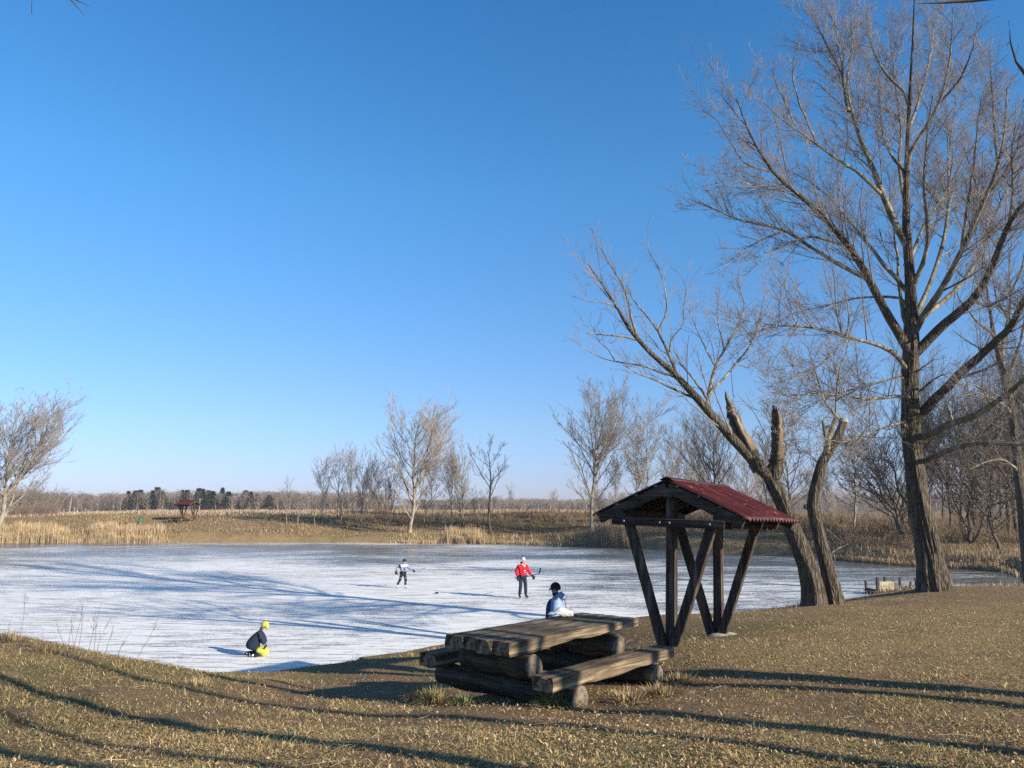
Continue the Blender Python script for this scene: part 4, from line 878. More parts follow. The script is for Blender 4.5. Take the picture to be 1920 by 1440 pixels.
for k, (px, h) in enumerate(((97, 1.0), (109, .9), (119, 1.0), (139, 1.3), (144, .9), (160, 1.1), (165, .9))):
    Y = 135; x = float(PX(px, 960, Y)[0]); o = MB().beam((0, 0, -.3), (0, 0, h), .14, .14, (0, 1, 0)).build('fence_post', mc); o.location = (x, Y, h1(x, Y)); o.rotation_euler = (0, R_((k % 3 - 1) * 2), 0)
    tag(o, 'pale fence post in the row on the far left field', 'post', 'fence posts on the far left')
# jetty at the right shore
jx, jy = at_drop(1646, 1116, CAMZ)
J = empty('fishing_jetty', (jx, jy, 0), (0, 0, R_(8)), 'small plank jetty box at the ice edge between the slimmer willow and the big trunk', 'jetty')
mw = mat_wood('pale_grey_plank', (.2, .17, .12), (.42, .37, .27), (.6, .54, .42), 0)  # light grey plank colour of the jetty
for k, (x, y, h) in enumerate(((0, 0, .62), (0, .9, .6), (.38, .0, .36), (.72, .0, .4), (.86, .02, .66), (.6, .9, .72), (1.0, .9, .74))):
    MB().beam((x, y, -.4), (x, y, h), .10, .10, (0, 1, 0), jit=.08, seg=3).build('jetty_post', M['wood_post'], J)
for k, z in enumerate((.18, .31, .44, .56)):
    MB().beam((.08, -.07, z), (.82, -.07, z + .01), .03, .12, (0, 0, 1), jit=.06, seg=5).build('side_plank', mw, J)
for k in range(7): MB().beam((-.02 + k * .14, -.02, .14), (-.02 + k * .14, 1.0, .14), .13, .035, (0, 0, 1), jit=.05).build('deck_plank', mw, J)
MB().beam((.04, 0, .1), (.04, .95, .1), .12, .3, (0, 0, 1)).build('side_board', M['wood_post'], J)
for k, (px, py, h) in enumerate(((1688, 1101, .5), (1718, 1102, .5), (1708, 1104, .3))):
    q = PX(px, py, jy + 1.2); o = MB().beam((0, 0, -.5), (0, 0, h), .09, .09, (0, 1, 0), jit=.1, seg=3).build('mooring_post', M['wood_post']); o.location = (q[0], jy + 1.2, .2); tag(o, 'short dark stake at the ice edge between the jetty and the big trunk', 'stake', 'stakes beside the jetty')
mred = mat_noise('rusty_drift', (.06, .03, .025), (.22, .1, .07), 7, .9, .5, .02)
b = MB(); rr = random.Random(3)
for k in range(26):
    x = rr.uniform(0, 2.6); y = rr.uniform(-.25, .25); b.tube([(x, y, rr.uniform(.02, .3)), (x + rr.uniform(.2, .6), y + rr.uniform(-.2, .2), rr.uniform(.02, .38))], [rr.uniform(.03, .07), .02], 6)
o = b.build('brushwood_pile', mred); o.location = (jx + 1.3, jy + .6, .05); tag(o, 'low reddish heap of brushwood along the ice beside the jetty', 'brushwood')
# fallen branch at the far shore behind the slimmer willow
for k, (pts, ra, lab) in enumerate((([(1548, 990), (1565, 1005), (1583, 1020)], .035, 'thin pale pole slanting down at the far shore behind the slimmer willow'), ([(1560, 1036), (1572, 1028), (1590, 1020)], .05, 'pale fallen branch lying at the far shore behind the slimmer willow'))):
    P = np.array([PX(a, c, 62) for a, c in pts]); v_, f_ = tubes(P[None], np.array([[ra, ra, ra * .6]]), 6); tag(mesh_np('fallen_branch', v_, f_, M['bark_pale']), lab, 'branch')

# ================================================================== people
def skin(name, joints, edges, material, parent=None, sub=2, root=0):
    """one continuous surface grown over a jointed skeleton; joints = [(xyz, r) or (xyz, rx, ry)]"""
    me = bpy.data.meshes.new(name); me.from_pydata([j[0] for j in joints], edges, []); o = bpy.data.objects.new(name, me); COL.objects.link(o)
    sk = o.modifiers.new('s', 'SKIN'); sk.use_smooth_shade = True
    for i, j in enumerate(joints):
        d = me.skin_vertices[0].data[i]; d.radius = (j[1], j[2] if len(j) > 2 else j[1]); d.use_root = (i == root)
    sb = o.modifiers.new('u', 'SUBSURF'); sb.levels = sub; sb.render_levels = sub
    dg = bpy.context.evaluated_depsgraph_get(); nm = bpy.data.meshes.new_from_object(o.evaluated_get(dg)); bpy.data.objects.remove(o)
    nm.materials.clear(); nm.materials.append(material); nm.polygons.foreach_set('use_smooth', [True] * len(nm.polygons))
    q = bpy.data.objects.new(name, nm); COL.objects.link(q); q.parent = parent; return q
def cloth(name, c, c2=None, sc=9, rough=.85):
    c2 = c2 or tuple(x * .7 for x in c); return mat_noise(name, c2, c, sc, rough, .3, .01)
SKIN = mat_noise('skin', (.45, .24, .17), (.56, .32, .23), 12, .6, 0)
BLK = cloth('black_fabric', (.018, .018, .022)); NAVY = cloth('navy_fabric', (.02, .03, .06)); STEEL = mat_noise('steel_blade', (.4, .42, .45), (.6, .62, .65), 20, .3, 0)
def V3(*a): return tuple(a)
def hand(name, wrist, d, side, up, material, parent, k=1.0, curl=.55):
    """palm, four unequal fingers bent at the knuckles, thumb from the side of the palm"""
    w = Vector(wrist); d = Vector(d).normalized(); up = Vector(up).normalized(); lat = d.cross(up).normalized() * side
    J = [(tuple(w), .03 * k), (tuple(w + d * .05 * k), .036 * k, .022 * k)]; E = [(0, 1)]
    for i, (o_, l) in enumerate(((-.033, .075), (-.011, .085), (.011, .08), (.033, .062))):
        b0 = w + d * .085 * k + lat * o_ * k; a = b0 + (d * math.cos(curl) - up * math.sin(curl)) * l * .5 * k; c = a + (d * math.cos(curl * 2.4) - up * math.sin(curl * 2.4)) * l * .5 * k
        n = len(J); J += [(tuple(b0), .013 * k), (tuple(a), .011 * k), (tuple(c), .009 * k)]; E += [(1, n), (n, n + 1), (n + 1, n + 2)]
    t0 = w + d * .03 * k - lat * .035 * k; t1 = t0 - lat * .03 * k + d * .03 * k - up * .01 * k; t2 = t1 + d * .03 * k - up * .02 * k
    n = len(J); J += [(tuple(t0), .014 * k), (tuple(t1), .012 * k), (tuple(t2), .010 * k)]; E += [(1, n), (n, n + 1), (n + 1, n + 2)]
    return skin(name, J, E, material, parent, 1)
def figure(root, K, under=None):
    """K: dict of joints in root space. body: one continuous mesh from head to feet, face included"""
    names = ['pelvis', 'waist', 'chest', 'neck', 'jaw', 'skull', 'crown', 'shL', 'elL', 'wrL', 'shR', 'elR', 'wrR', 'hipL', 'knL', 'anL', 'toL', 'hipR', 'knR', 'anR', 'toR']
    f = K.get('k', 1.0); rad = dict(pelvis=(.125, .09), waist=(.115, .08), chest=(.135, .09), neck=.052, jaw=(.066, .07), skull=(.08, .092), crown=(.052, .06), shL=.05, elL=.034, wrL=.026, shR=.05, elR=.034, wrR=.026,
        hipL=.075, knL=.05, anL=.038, toL=.03, hipR=.075, knR=.05, anR=.038, toR=.03)
    J = []
    for n in names:
        r = rad[n]; r = r if isinstance(r, tuple) else (r, r); J.append((tuple(K[n]), r[0] * f, r[1] * f))
    ix = {n: i for i, n in enumerate(names)}
    E = [('pelvis', 'waist'), ('waist', 'chest'), ('chest', 'neck'), ('neck', 'jaw'), ('jaw', 'skull'), ('skull', 'crown'), ('chest', 'shL'), ('shL', 'elL'), ('elL', 'wrL'), ('chest', 'shR'), ('shR', 'elR'), ('elR', 'wrR'),
         ('pelvis', 'hipL'), ('hipL', 'knL'), ('knL', 'anL'), ('anL', 'toL'), ('pelvis', 'hipR'), ('hipR', 'knR'), ('knR', 'anR'), ('anR', 'toR')]
    o = skin('body', J, [(ix[a], ix[b]) for a, b in E], SKIN, root, 2); o.data.materials.append(under or BLK)      # one surface, clothed below the neck
    nk = Vector(K['neck']); up = (Vector(K['skull']) - nk).normalized()
    for p in o.data.polygons: p.material_index = 0 if (p.center - nk).dot(up) > -.01 and (p.center - Vector(K['skull'])).length < .24 else 1
    return o
def face(root, head, fwd, k=1.0):
    h = Vector(head); f = Vector(fwd).normalized(); l = f.cross(Vector((0, 0, 1))).normalized()
    b = MB()
    for s in (-1, 1): MB().ball(h + f * .086 * k + l * s * .031 * k + Vector((0, 0, .012 * k)), .011 * k, 8, 6).build('eye', BLK, root, True)
    n = skin('nose', [(tuple(h + f * .08 * k + Vector((0, 0, .005 * k))), .009 * k), (tuple(h + f * .104 * k - Vector((0, 0, .022 * k))), .014 * k)], [(0, 1)], SKIN, root, 1)
    MB().tube([h + f * .082 * k - l * .022 * k - Vector((0, 0, .052 * k)), h + f * .09 * k - Vector((0, 0, .05 * k)), h + f * .082 * k + l * .022 * k - Vector((0, 0, .052 * k))], .006 * k, 6).build('mouth', cloth('lips', (.3, .1, .09)), root, True)
    b = MB()
    for s in (-1, 1): MB().ball(h + l * s * .078 * k - Vector((0, 0, .01 * k)), (.016 * k, .016 * k, .03 * k), 8, 5).build('ear', SKIN, root, True)
def garment(name, root, J, E, material, sub=2): return skin(name, J, E, material, root, sub)
def skate(root, ankle, toe, boot, k=1.0):
    a = Vector(ankle); t = Vector(toe); d = (t - a); d.z = 0; d.normalize(); gz = t.z - .03 * k
    o = skin('skate_boot', [(tuple(a + Vector((0, 0, .13 * k))), .056 * k), (tuple(a - d * .01), .054 * k), (tuple(a + d * .07 * k - Vector((0, 0, .035 * k))), .046 * k), (tuple(t + d * .03 * k), .036 * k)], [(0, 1), (1, 2), (2, 3)], boot, root, 2)
    c = a - d * .06 * k; e = t + d * .05 * k; z0 = min(a.z, t.z) - .045 * k
    bl = MB().beam((c.x, c.y, z0 - .035 * k), (e.x, e.y, z0 - .035 * k), .006 * k, .028 * k, (0, 0, 1), ch=.001).beam((c.x, c.y, z0), (c.x + d.x * .1 * k, c.y + d.y * .1 * k, z0), .016 * k, .05 * k, (0, 0, 1), ch=.003).beam((e.x - d.x * .1 * k, e.y - d.y * .1 * k, z0), (e.x, e.y, z0), .016 * k, .05 * k, (0, 0, 1), ch=.003)
    bl.build('blade', STEEL, o)
def person_at(px, py, Y, yaw, label, z=None):
    x, Y = at_drop(px, py, CAMZ) if z is None else (float(PX(px, py, Y)[0]), Y)
    return empty('person', (x, Y, 0 if z is None else z), (0, 0, R_(yaw)), label, 'person')
# local frame of a figure: +X is the way the chest faces, +Y its left, z up, 1.75 m scale
def band_mat(name, zones):
    """knitted or printed cloth with colour bands by height in metres (the garment's own colours)"""
    m, nt, b = mat(name); tc = nt.nodes.new('ShaderNodeTexCoord'); s = nt.nodes.new('ShaderNodeSeparateXYZ'); nt.links.new(tc.outputs['Object'], s.inputs[0])
    mr = N(nt, 'ShaderNodeMapRange'); nt.links.new(s.outputs[2], mr.inputs[0]); mr.inputs[1].default_value = 0; mr.inputs[2].default_value = 2
    r = ramp(nt, mr.outputs[0], [(z / 2, c) for z, c in zones], 'CONSTANT'); nt.links.new(r.outputs[0], b.inputs['Base Color']); b.inputs['Roughness'].default_value = .85; return m

# ---- red jersey skater
DNM = cloth('dark_jeans', (.025, .035, .06), (.012, .016, .028))
Rr_ = person_at(980, 1122, 34.3, -62, 'skater in a red hockey jersey, jeans and pale bobble hat, holding a stick')
K = dict(pelvis=(0, 0, 1.0), waist=(.01, 0, 1.13), chest=(.02, 0, 1.34), neck=(.03, 0, 1.53), jaw=(.055, 0, 1.61), skull=(.05, 0, 1.69), crown=(.045, 0, 1.76),
    shL=(.0, .19, 1.44), elL=(.03, .30, 1.2), wrL=(.17, .36, 1.03), shR=(0, -.19, 1.44), elR=(-.04, -.31, 1.2), wrR=(.06, -.27, .99),
    hipL=(0, .09, .96), knL=(.04, .13, .55), anL=(0, .16, .13), toL=(.15, .19, .085), hipR=(0, -.09, .96), knR=(.04, -.12, .55), anR=(0, -.16, .13), toR=(.15, -.2, .085))
figure(Rr_, K, DNM); face(Rr_, (.055, 0, 1.665), (1, .25, -.1))
RED = band_mat('red_jersey_cloth', [(0, (.5, .02, .03)), (.93, (.55, .02, .03)), (.965, (.75, .72, .7)), (.985, (.58, .015, .03))])
garment('jersey', Rr_, [((0, 0, .96), .20, .145), ((.01, 0, 1.13), .195, .145), ((.02, 0, 1.34), .205, .15), ((.03, 0, 1.49), .08, .075), ((.0, .2, 1.43), .088), ((.03, .30, 1.2), .082), ((.16, .36, 1.03), .072), ((0, -.2, 1.43), .088), ((-.04, -.31, 1.2), .082), ((.055, -.275, 1.0), .072)],
    [(0, 1), (1, 2), (2, 3), (2, 4), (4, 5), (5, 6), (2, 7), (7, 8), (8, 9)], RED)
garment('trousers', Rr_, [((0, 0, .98), .15, .12), ((0, .095, .93), .105), ((.04, .13, .55), .085), ((.0, .16, .17), .075), ((0, -.095, .93), .105), ((.04, -.12, .55), .085), ((.0, -.16, .17), .075)], [(0, 1), (1, 2), (2, 3), (0, 4), (4, 5), (5, 6)], DNM)
WHT = cloth('white_cloth', (.75, .75, .76), (.6, .6, .63)); 
b = MB()
for s in (-1, 1): b.beam((.085, s * .09, 1.52), (.182, 0, 1.40), .03, .02, (1, 0, 0), ch=.004)
b.build('collar', WHT, Rr_)
b = MB().ball((.167, 0, 1.255), (.02, .075, .045), 14, 6, 0).ball((.176, 0, 1.235), (.018, .06, .02), 12, 5, 1).ball((.166, 0, 1.16), (.02, .055, .035), 12, 6, 2).ball((.17, .01, 1.155), (.022, .025, .018), 10, 5, 1)
b.build('chest_crest', [BLK, WHT, cloth('blue_print', (.12, .14, .3))], Rr_, True)
for s, w_ in ((1, (.17, .36, 1.03)), (-1, (.06, -.27, .99))): hand('glove', w_, (.75, .25 * s, -.55), s, (0.3, 0, 1), BLK, Rr_, 1.75, .9)
MB().ball((.05, 0, 1.72), (.105, .1, .12), 16, 8, 0, z0=-.15).ball((.05, 0, 1.70), (.112, .107, .04), 16, 6, 1).build('bobble_hat', [cloth('pale_blue_knit', (.5, .6, .68), (.28, .35, .42)), WHT], Rr_, True)
MB().ball((.03, 0, 1.865), .042, 10, 7).build('bobble', BLK, Rr_, True)
skin('hood', [((-.07, .0, 1.6), .06, .05), ((-.03, .07, 1.56), .045), ((.05, .08, 1.52), .03), ((-.03, -.07, 1.56), .045), ((.05, -.08, 1.52), .03)], [(0, 1), (1, 2), (0, 3), (3, 4)], BLK, Rr_, 2)
skate(Rr_, K['anL'], K['toL'], BLK); skate(Rr_, K['anR'], K['toR'], BLK)
def stick(p0, p1, bladeend, loc, rz, label, r=.014, mm=BLK):
    o = empty('hockey_stick', loc, (0, 0, rz), label, 'hockey stick', 'hockey sticks held by the skaters')
    MB().tube([p0, p1], r, 8).build('shaft', mm, o)
    p1v = Vector(p1); e = Vector(bladeend); mdl = (p1v + e) / 2 + Vector((0, 0, -.01)); MB().beam(p1v, mdl, .012, .07, (0, .3, 1), ch=.003).beam(mdl, e, .012, .07, (0, .3, 1), ch=.003).build('stick_blade', mm, o); return o
# stick in world axes: held low, pointing away to the right so that it looks short
stick((-.38, -.18, -.06), (.36, 1.15, .0), (.42, 1.18, .26), (Rr_.location.x + .43, Rr_.location.y - .06, 1.0), 0, 'dark hockey stick held out by the skater in red, its blade up', .016)

# ---- white jersey skater (boy)
k_ = .80
Wp = person_at(755, 1103, 38.7, -48, 'young skater in a white and navy hockey jersey and black helmet, gliding with a stick'); Wp.scale = (k_,) * 3
K = dict(pelvis=(0, 0, .98), waist=(.03, 0, 1.12), chest=(.07, 0, 1.33), neck=(.1, 0, 1.51), jaw=(.14, 0, 1.58), skull=(.14, 0, 1.66), crown=(.13, 0, 1.73),
    shL=(.05, .2, 1.42), elL=(.16, .36, 1.22), wrL=(.34, .44, 1.14), shR=(.04, -.2, 1.42), elR=(-.1, -.38, 1.28), wrR=(-.04, -.5, 1.1),
    hipL=(0, .1, .95), knL=(.12, .14, .54), anL=(0.02, .17, .13), toL=(.17, .2, .085), hipR=(0, -.1, .95), knR=(.0, -.2, .55), anR=(-.16, -.32, .17), toR=(-.02, -.36, .10))
figure(Wp, K); face(Wp, (.155, 0, 1.63), (1, 0, -.1))
WB = band_mat('white_and_navy_jersey', [(0, (.5, .51, .54)), (.90, (.55, .55, .58)), (.975, (.025, .035, .08)), (1.06, (.22, .27, .36)), (1.31, (.03, .04, .09)), (1.335, (.40, .40, .42))])
garment('jersey', Wp, [((.0, 0, .94), .215, .165), ((.03, 0, 1.12), .21, .16), ((.07, 0, 1.32), .215, .16), ((.1, 0, 1.48), .085, .08), ((.05, .22, 1.41), .1), ((.15, .36, 1.23), .092), ((.33, .44, 1.14), .08), ((.04, -.22, 1.41), .1), ((-.09, -.37, 1.28), .092), ((-.045, -.49, 1.11), .08)],
    [(0, 1), (1, 2), (2, 3), (2, 4), (4, 5), (5, 6), (2, 7), (7, 8), (8, 9)], WB)
b = MB(); cen = (.205, 0, 1.20)
for k in range(11):
    a0 = .9 + k * .42; a1 = a0 + .42; b.beam((cen[0] + .015, math.cos(a0) * .075, cen[2] + math.sin(a0) * .075), (cen[0] + .015, math.cos(a1) * .075, cen[2] + math.sin(a1) * .075), .02, .03, (1, 0, 0), ch=.003)
b.ball((.215, .0, 1.20), (.02, .028, .035), 10, 6).build('round_emblem', NAVY, Wp)
garment('trousers', Wp, [((0, 0, .97), .16, .13), ((0, .1, .92), .12), ((.12, .14, .54), .09), ((.03, .17, .2), .075), ((0, -.1, .92), .12), ((.0, -.2, .55), .09), ((-.15, -.31, .22), .075)], [(0, 1), (1, 2), (2, 3), (0, 4), (4, 5), (5, 6)], band_mat('black_hockey_trousers', [(0, (.016, .016, .02)), (.34, (.10, .10, .12)), (.40, (.016, .016, .02)), (.62, (.2, .2, .22)), (.66, (.016, .016, .02))]))
for s, w_, d in ((1, (.34, .44, 1.14), (.9, .2, -.2)), (-1, (-.04, -.5, 1.1), (.2, -.2, -.9))): hand('glove', w_, d, s, (0, 0, 1) if s > 0 else (-1, 0, 0), BLK, Wp, 2.0, .9)
MB().ball((.13, 0, 1.70), (.125, .112, .115), 18, 9, 0, z0=-.35).ball((.13, 0, 1.74), (.115, .05, .1), 14, 8, 0).build('helmet', BLK, Wp, True)
b = MB()
for t in (-.06, -.02, .02, .06): b.tube([(.24 - abs(t), t, 1.68), (.27 - abs(t) * .6, t, 1.6), (.24 - abs(t), t, 1.54)], .005, 5)
b.build('face_cage', STEEL, Wp)
skate(Wp, K['anL'], K['toL'], WHT); skate(Wp, K['anR'], K['toR'], WHT)
stick((-.42, -.05, .0), (.52, .25, .0), (.74, .32, .10), (Wp.location.x + .36, Wp.location.y - .28, .90), 0, 'grey hockey stick held out sideways by the skater in white', .013, cloth('grey_shaft', (.2, .21, .23)))
pk = MB().tube([(0, 0, 0), (0, 0, .06)], .085, 16).build('puck', BLK); q = at_drop(819, 1113, CAMZ); pk.location = (q[0], q[1], .005); tag(pk, 'black puck lying on the ice between the two skaters', 'puck')

# ---- spectator in the pale blue jacket behind the table
px_, Yp = 1043, 14.8; zf_ = float(PX(1043, 1090, 14.8)[2]) - 1.70
Sp = person_at(px_, 1120, Yp, 172, 'person in a pale blue hooded jacket and dark beanie, standing behind the log table', z=zf_)
K = dict(pelvis=(0, 0, .95), waist=(-.01, 0, 1.08), chest=(-.02, 0, 1.28), neck=(0, 0, 1.44), jaw=(.03, 0, 1.51), skull=(.02, 0, 1.58), crown=(.01, 0, 1.63),
    shL=(-.02, .17, 1.36), elL=(.0, .23, 1.1), wrL=(.16, .17, .98), shR=(-.02, -.17, 1.36), elR=(.0, -.23, 1.1), wrR=(.16, -.17, .98),
    hipL=(0, .09, .9), knL=(.04, .1, .48), anL=(0, .11, .09), toL=(.15, .12, .035), hipR=(0, -.09, .9), knR=(.04, -.1, .48), anR=(0, -.11, .09), toR=(.15, -.12, .035))
K['k'] = .95; figure(Sp, K); face(Sp, (.03, 0, 1.555), (1, 0, -.05))
LB = cloth('pale_blue_quilt', (.27, .38, .56), (.2, .29, .45)); DB = cloth('dark_blue_quilt', (.035, .07, .17), (.02, .04, .1))
garment('jacket', Sp, [((-.01, 0, .82), .185, .15), ((-.02, 0, 1.05), .17, .145), ((-.03, 0, 1.28), .17, .14), ((-.0, 0, 1.41), .08, .075), ((-.02, .17, 1.36), .098), ((.0, .23, 1.12), .085), ((.12, .19, 1.0), .065), ((-.02, -.17, 1.36), .098), ((.0, -.23, 1.12), .085), ((.12, -.19, 1.0), .06)],
    [(0, 1), (1, 2), (2, 3), (2, 4), (4, 5), (5, 6), (2, 7), (7, 8), (8, 9)], LB)
garment('dark_front_panel', Sp, [((.10, 0, .80), .10, .14), ((.085, 0, 1.05), .075, .13), ((.07, 0, 1.27), .07, .13), ((.06, 0, 1.40), .05, .07)], [(0, 1), (1, 2), (2, 3)], DB)
skin('hood', [((-.13, 0, 1.45), .09, .10), ((-.09, .07, 1.47), .05), ((.0, .085, 1.44), .035), ((-.09, -.07, 1.47), .05), ((.0, -.085, 1.44), .035), ((-.17, 0, 1.36), .055, .07)], [(0, 1), (1, 2), (0, 3), (3, 4), (0, 5)], LB, Sp, 2)
MB().tube([(-.16, .06, 1.40), (-.19, .07, 1.2), (-.18, .07, 1.0), (-.14, .07, .82)], .008, 6).build('strap', DB, Sp, True)
garment('trousers', Sp, [((0, 0, .92), .14, .12), ((0, .09, .86), .1), ((.04, .1, .48), .08), ((0, .11, .12), .07), ((0, -.09, .86), .1), ((.04, -.1, .48), .08), ((0, -.11, .12), .07)], [(0, 1), (1, 2), (2, 3), (0, 4), (4, 5), (5, 6)], BLK)
MB().ball((.012, 0, 1.59), (.098, .088, .098), 20, 10, 0, z0=-.45).ball((.014, 0, 1.56), (.101, .091, .03), 20, 6, 1).build('beanie', [BLK, cloth('brown_band', (.09, .05, .045))], Sp, True)
skin('scarf', [((.085, .0, 1.495), .07, .08), ((-.05, .0, 1.47), .07, .08)], [(0, 1)], BLK, Sp, 2)
for s in (1, -1): hand('hand', (.16, .17 * s, .98), (.9, -.2 * s, -.2), s, (0, 0, 1), SKIN, Sp, 1.0, .5)
for s in (1, -1): skin('boot', [((0, .11 * s, .16), .06), ((0, .11 * s, .06), .055), ((.09, .115 * s, .04), .05), ((.17, .12 * s, .035), .04)], [(0, 1), (1, 2), (2, 3)], BLK, Sp, 2)

# ---- kneeling child
C = person_at(483, 1230, 20.9, 8, 'small child in a yellow hat, navy jacket and yellow trousers kneeling on the ice')
C.scale = (1.07,) * 3
K = dict(pelvis=(-.12, 0, .20), waist=(-.10, 0, .34), chest=(-.01, 0, .52), neck=(.085, 0, .645), jaw=(.14, 0, .70), skull=(.15, 0, .755), crown=(.14, 0, .80),
    shL=(.03, .12, .585), elL=(.12, .15, .43), wrL=(.17, .11, .27), shR=(.03, -.12, .585), elR=(.13, -.15, .43), wrR=(.17, -.11, .27),
    hipL=(-.08, .08, .2), knL=(.2, .12, .09), anL=(-.22, .13, .06), toL=(-.36, .14, .05), hipR=(-.08, -.08, .2), knR=(.2, -.12, .09), anR=(-.04, -.16, .05), toR=(-.13, -.17, .04))
K['k'] = .52; figure(C, K, NAVY)
face(C, (.16, 0, .735), (.85, 0, -.5), .8)
garment('jacket', C, [((-.17, 0, .14), .19, .21), ((-.12, 0, .33), .195, .19), ((-.01, 0, .51), .16, .15), ((.08, 0, .63), .07), ((.03, .13, .57), .07), ((.12, .16, .42), .062), ((.16, .13, .30), .05), ((.03, -.13, .57), .07), ((.13, -.16, .42), .062), ((.16, -.13, .30), .05)],
    [(0, 1), (1, 2), (2, 3), (2, 4), (4, 5), (5, 6), (2, 7), (7, 8), (8, 9)], NAVY)
YEL = cloth('yellow_fabric', (.50, .52, .10), (.36, .38, .06), 6)
for s in (1, -1): garment('trouser_leg', C, [((-.04, .09 * s, .17), .085), ((.1, .11 * s, .14), .09), ((.21, .12 * s, .10), .088), ((.24, .12 * s, .075), .06), ((.1, .13 * s, .055), .05)], [(0, 1), (1, 2), (2, 3), (3, 4)], YEL)
MB().ball((.145, 0, .765), (.105, .095, .10), 16, 9, 0, z0=-.45).ball((.205, 0, .715), (.045, .07, .05), 10, 5, 0).build('hat', YEL, C, True)
MB().ball((.17, -.088, .745), (.014, .01, .014), 8, 5).build('hat_badge', BLK, C, True)
skin('hood', [((.03, 0, .66), .05, .06), ((.06, .06, .66), .03), ((.06, -.06, .66), .03)], [(0, 1), (0, 2)], NAVY, C, 2)
for s in (1, -1): hand('glove', (.17, .12 * s, .27), (.2, -.1 * s, -1), s, (1, 0, 0), BLK, C, .85, .5)
for s, a, t in ((1, K['anL'], K['toL']), (-1, K['anR'], K['toR'])):
    a = Vector(a); t = Vector(t); o = skin('skate_boot', [(tuple(a + (a - t) * 1.3), .06), (tuple(a), .055), (tuple(t), .045)], [(0, 1), (1, 2)], BLK, C, 2)
    MB().ball(tuple(a.lerp(t, .5) + Vector((0, -.035 * 1, .01))), (.03, .022, .03), 8, 5).build('boot_buckle', WHT, o, True)
    MB().beam(t + Vector((-.02, 0, -.03)), t + Vector((-.05, 0, .07)), .006, .02, (0, 1, 0), ch=.001).build('blade', STEEL, o)
# ================================================================== ground cover
def blades(name, x, y, z, h, w, lean, pal, idx, seed, label, shade=(.7, 1.3), segs=2, flat=None):
    r = np.random.default_rng(seed); n = len(x); a = r.random(n) * 6.283; dirx, diry = np.cos(a), np.sin(a); th = lean
    px_, py_ = -diry, dirx
    b = np.stack([x, y, z], -1); side = np.stack([px_, py_, np.zeros(n)], -1) * (w / 2)[:, None]
    m1 = b + np.stack([dirx * np.sin(th * .6), diry * np.sin(th * .6), np.cos(th * .6)], -1) * (h * .55)[:, None]
    m2 = m1 + np.stack([dirx * np.sin(th * 1.25), diry * np.sin(th * 1.25), np.cos(th * 1.25)], -1) * (h * .45)[:, None]
    V = np.stack([b - side, b + side, m1 + side * .8, m1 - side * .8, m2 + side * .25, m2 - side * .25], 1).reshape(-1, 3)
    k = np.arange(n)[:, None] * 6; F = np.concatenate([k + np.array([0, 1, 2, 3]), k + np.array([3, 2, 4, 5])], 0)
    c = np.array(pal)[idx] * r.uniform(*shade, (n, 1)); o = mesh_np(name, V, F, M['attr'], col=np.repeat(c, 6, 0)); 
    if label is not None: tag(o, None, None, None, 'stuff'); o['label'] = label
    return o
STRAW = [(.56, .42, .19), (.46, .33, .145), (.34, .23, .105), (.19, .125, .06), (.15, .15, .05), (.26, .225, .085), (.66, .53, .29)]
r = np.random.default_rng(17)
n = 560000; u = r.random(n); Y = 1 / (1 / 4.6 * (1 - u) + 1 / 34. * u); X = (r.random(n) - .5) * 1.50 * Y
Z = H(X, Y); so = soil(X, Y); gr = green(X, Y); d = pond_sd(X, Y)
keep = (Z > .12) & (d > .15) & (r.random(n) > np.clip(so * 1.25 - .15, 0, .93)) & (r.random(n) < .35 + .65 * sstep(-.12, .1, fbm(X, Y, 2.2, 3)))
X, Y, Z, gr, so = X[keep], Y[keep], Z[keep], gr[keep], so[keep]; n = len(X)
idx = r.choice(7, n, p=[.2, .28, .24, .14, .02, .03, .09]); gm_ = r.random(n) < gr * .55; idx[gm_] = r.choice([4, 5, 3], gm_.sum(), p=[.5, .35, .15])
hh = r.uniform(.03, .085, n) * (1 + .012 * Y) * (1 + .5 * sstep(.0, .2, fbm(X + 9, Y, 1.4, 3))); hh *= np.where((X < -2.5) & (Y > 8.5), 1.5, 1)
blades('grass', X, Y, Z - .005, hh, r.uniform(.0025, .0055, n) * (1 + .035 * Y), np.clip(r.normal(2.05, .4, n), .7, 2.6), STRAW, idx, 18, 'short matted dry grass on the near bank', shade=(.55, 1.75))
# fallen leaves
n = 60000; u = r.random(n); Y = 1 / (1 / 4.6 * (1 - u) + 1 / 26. * u); X = (r.random(n) - .5) * 1.45 * Y; Z = H(X, Y)
keep = (Z > .2) & (r.random(n) < .18 + .82 * sstep(.0, .18, fbm(X + 3, Y + 5, .8, 4))); X, Y, Z = X[keep], Y[keep], Z[keep]; n = len(X)
a = r.random(n) * 6.283; s = r.uniform(.007, .020, n); tl = r.normal(0, .45, (n, 2)); L_ = np.stack([np.cos(a), np.sin(a), tl[:, 0]], -1) * s[:, None]; W_ = np.stack([-np.sin(a), np.cos(a), tl[:, 1]], -1) * (s * r.uniform(.25, .5, n))[:, None]
c0 = np.stack([X, Y, Z + .014 + r.random(n) * .02], -1); V = np.stack([c0 - L_, c0 + W_ + [0, 0, .004], c0 + L_ + [0, 0, .006], c0 - W_ - [0, 0, .002]], 1).reshape(-1, 3)
pal = np.array([(.34, .23, .13), (.24, .155, .085), (.44, .32, .19), (.3, .17, .09), (.55, .44, .3)])[r.choice(5, n, p=[.33, .27, .2, .14, .06])] * r.uniform(.7, 1.2, (n, 1))
tag(mesh_np('fallen_leaves', V, np.arange(n * 4).reshape(-1, 4), M['attr'], col=np.repeat(pal, 4, 0)), None, None, None, 'stuff')['label'] = 'curled brown leaves scattered over the near lawn'
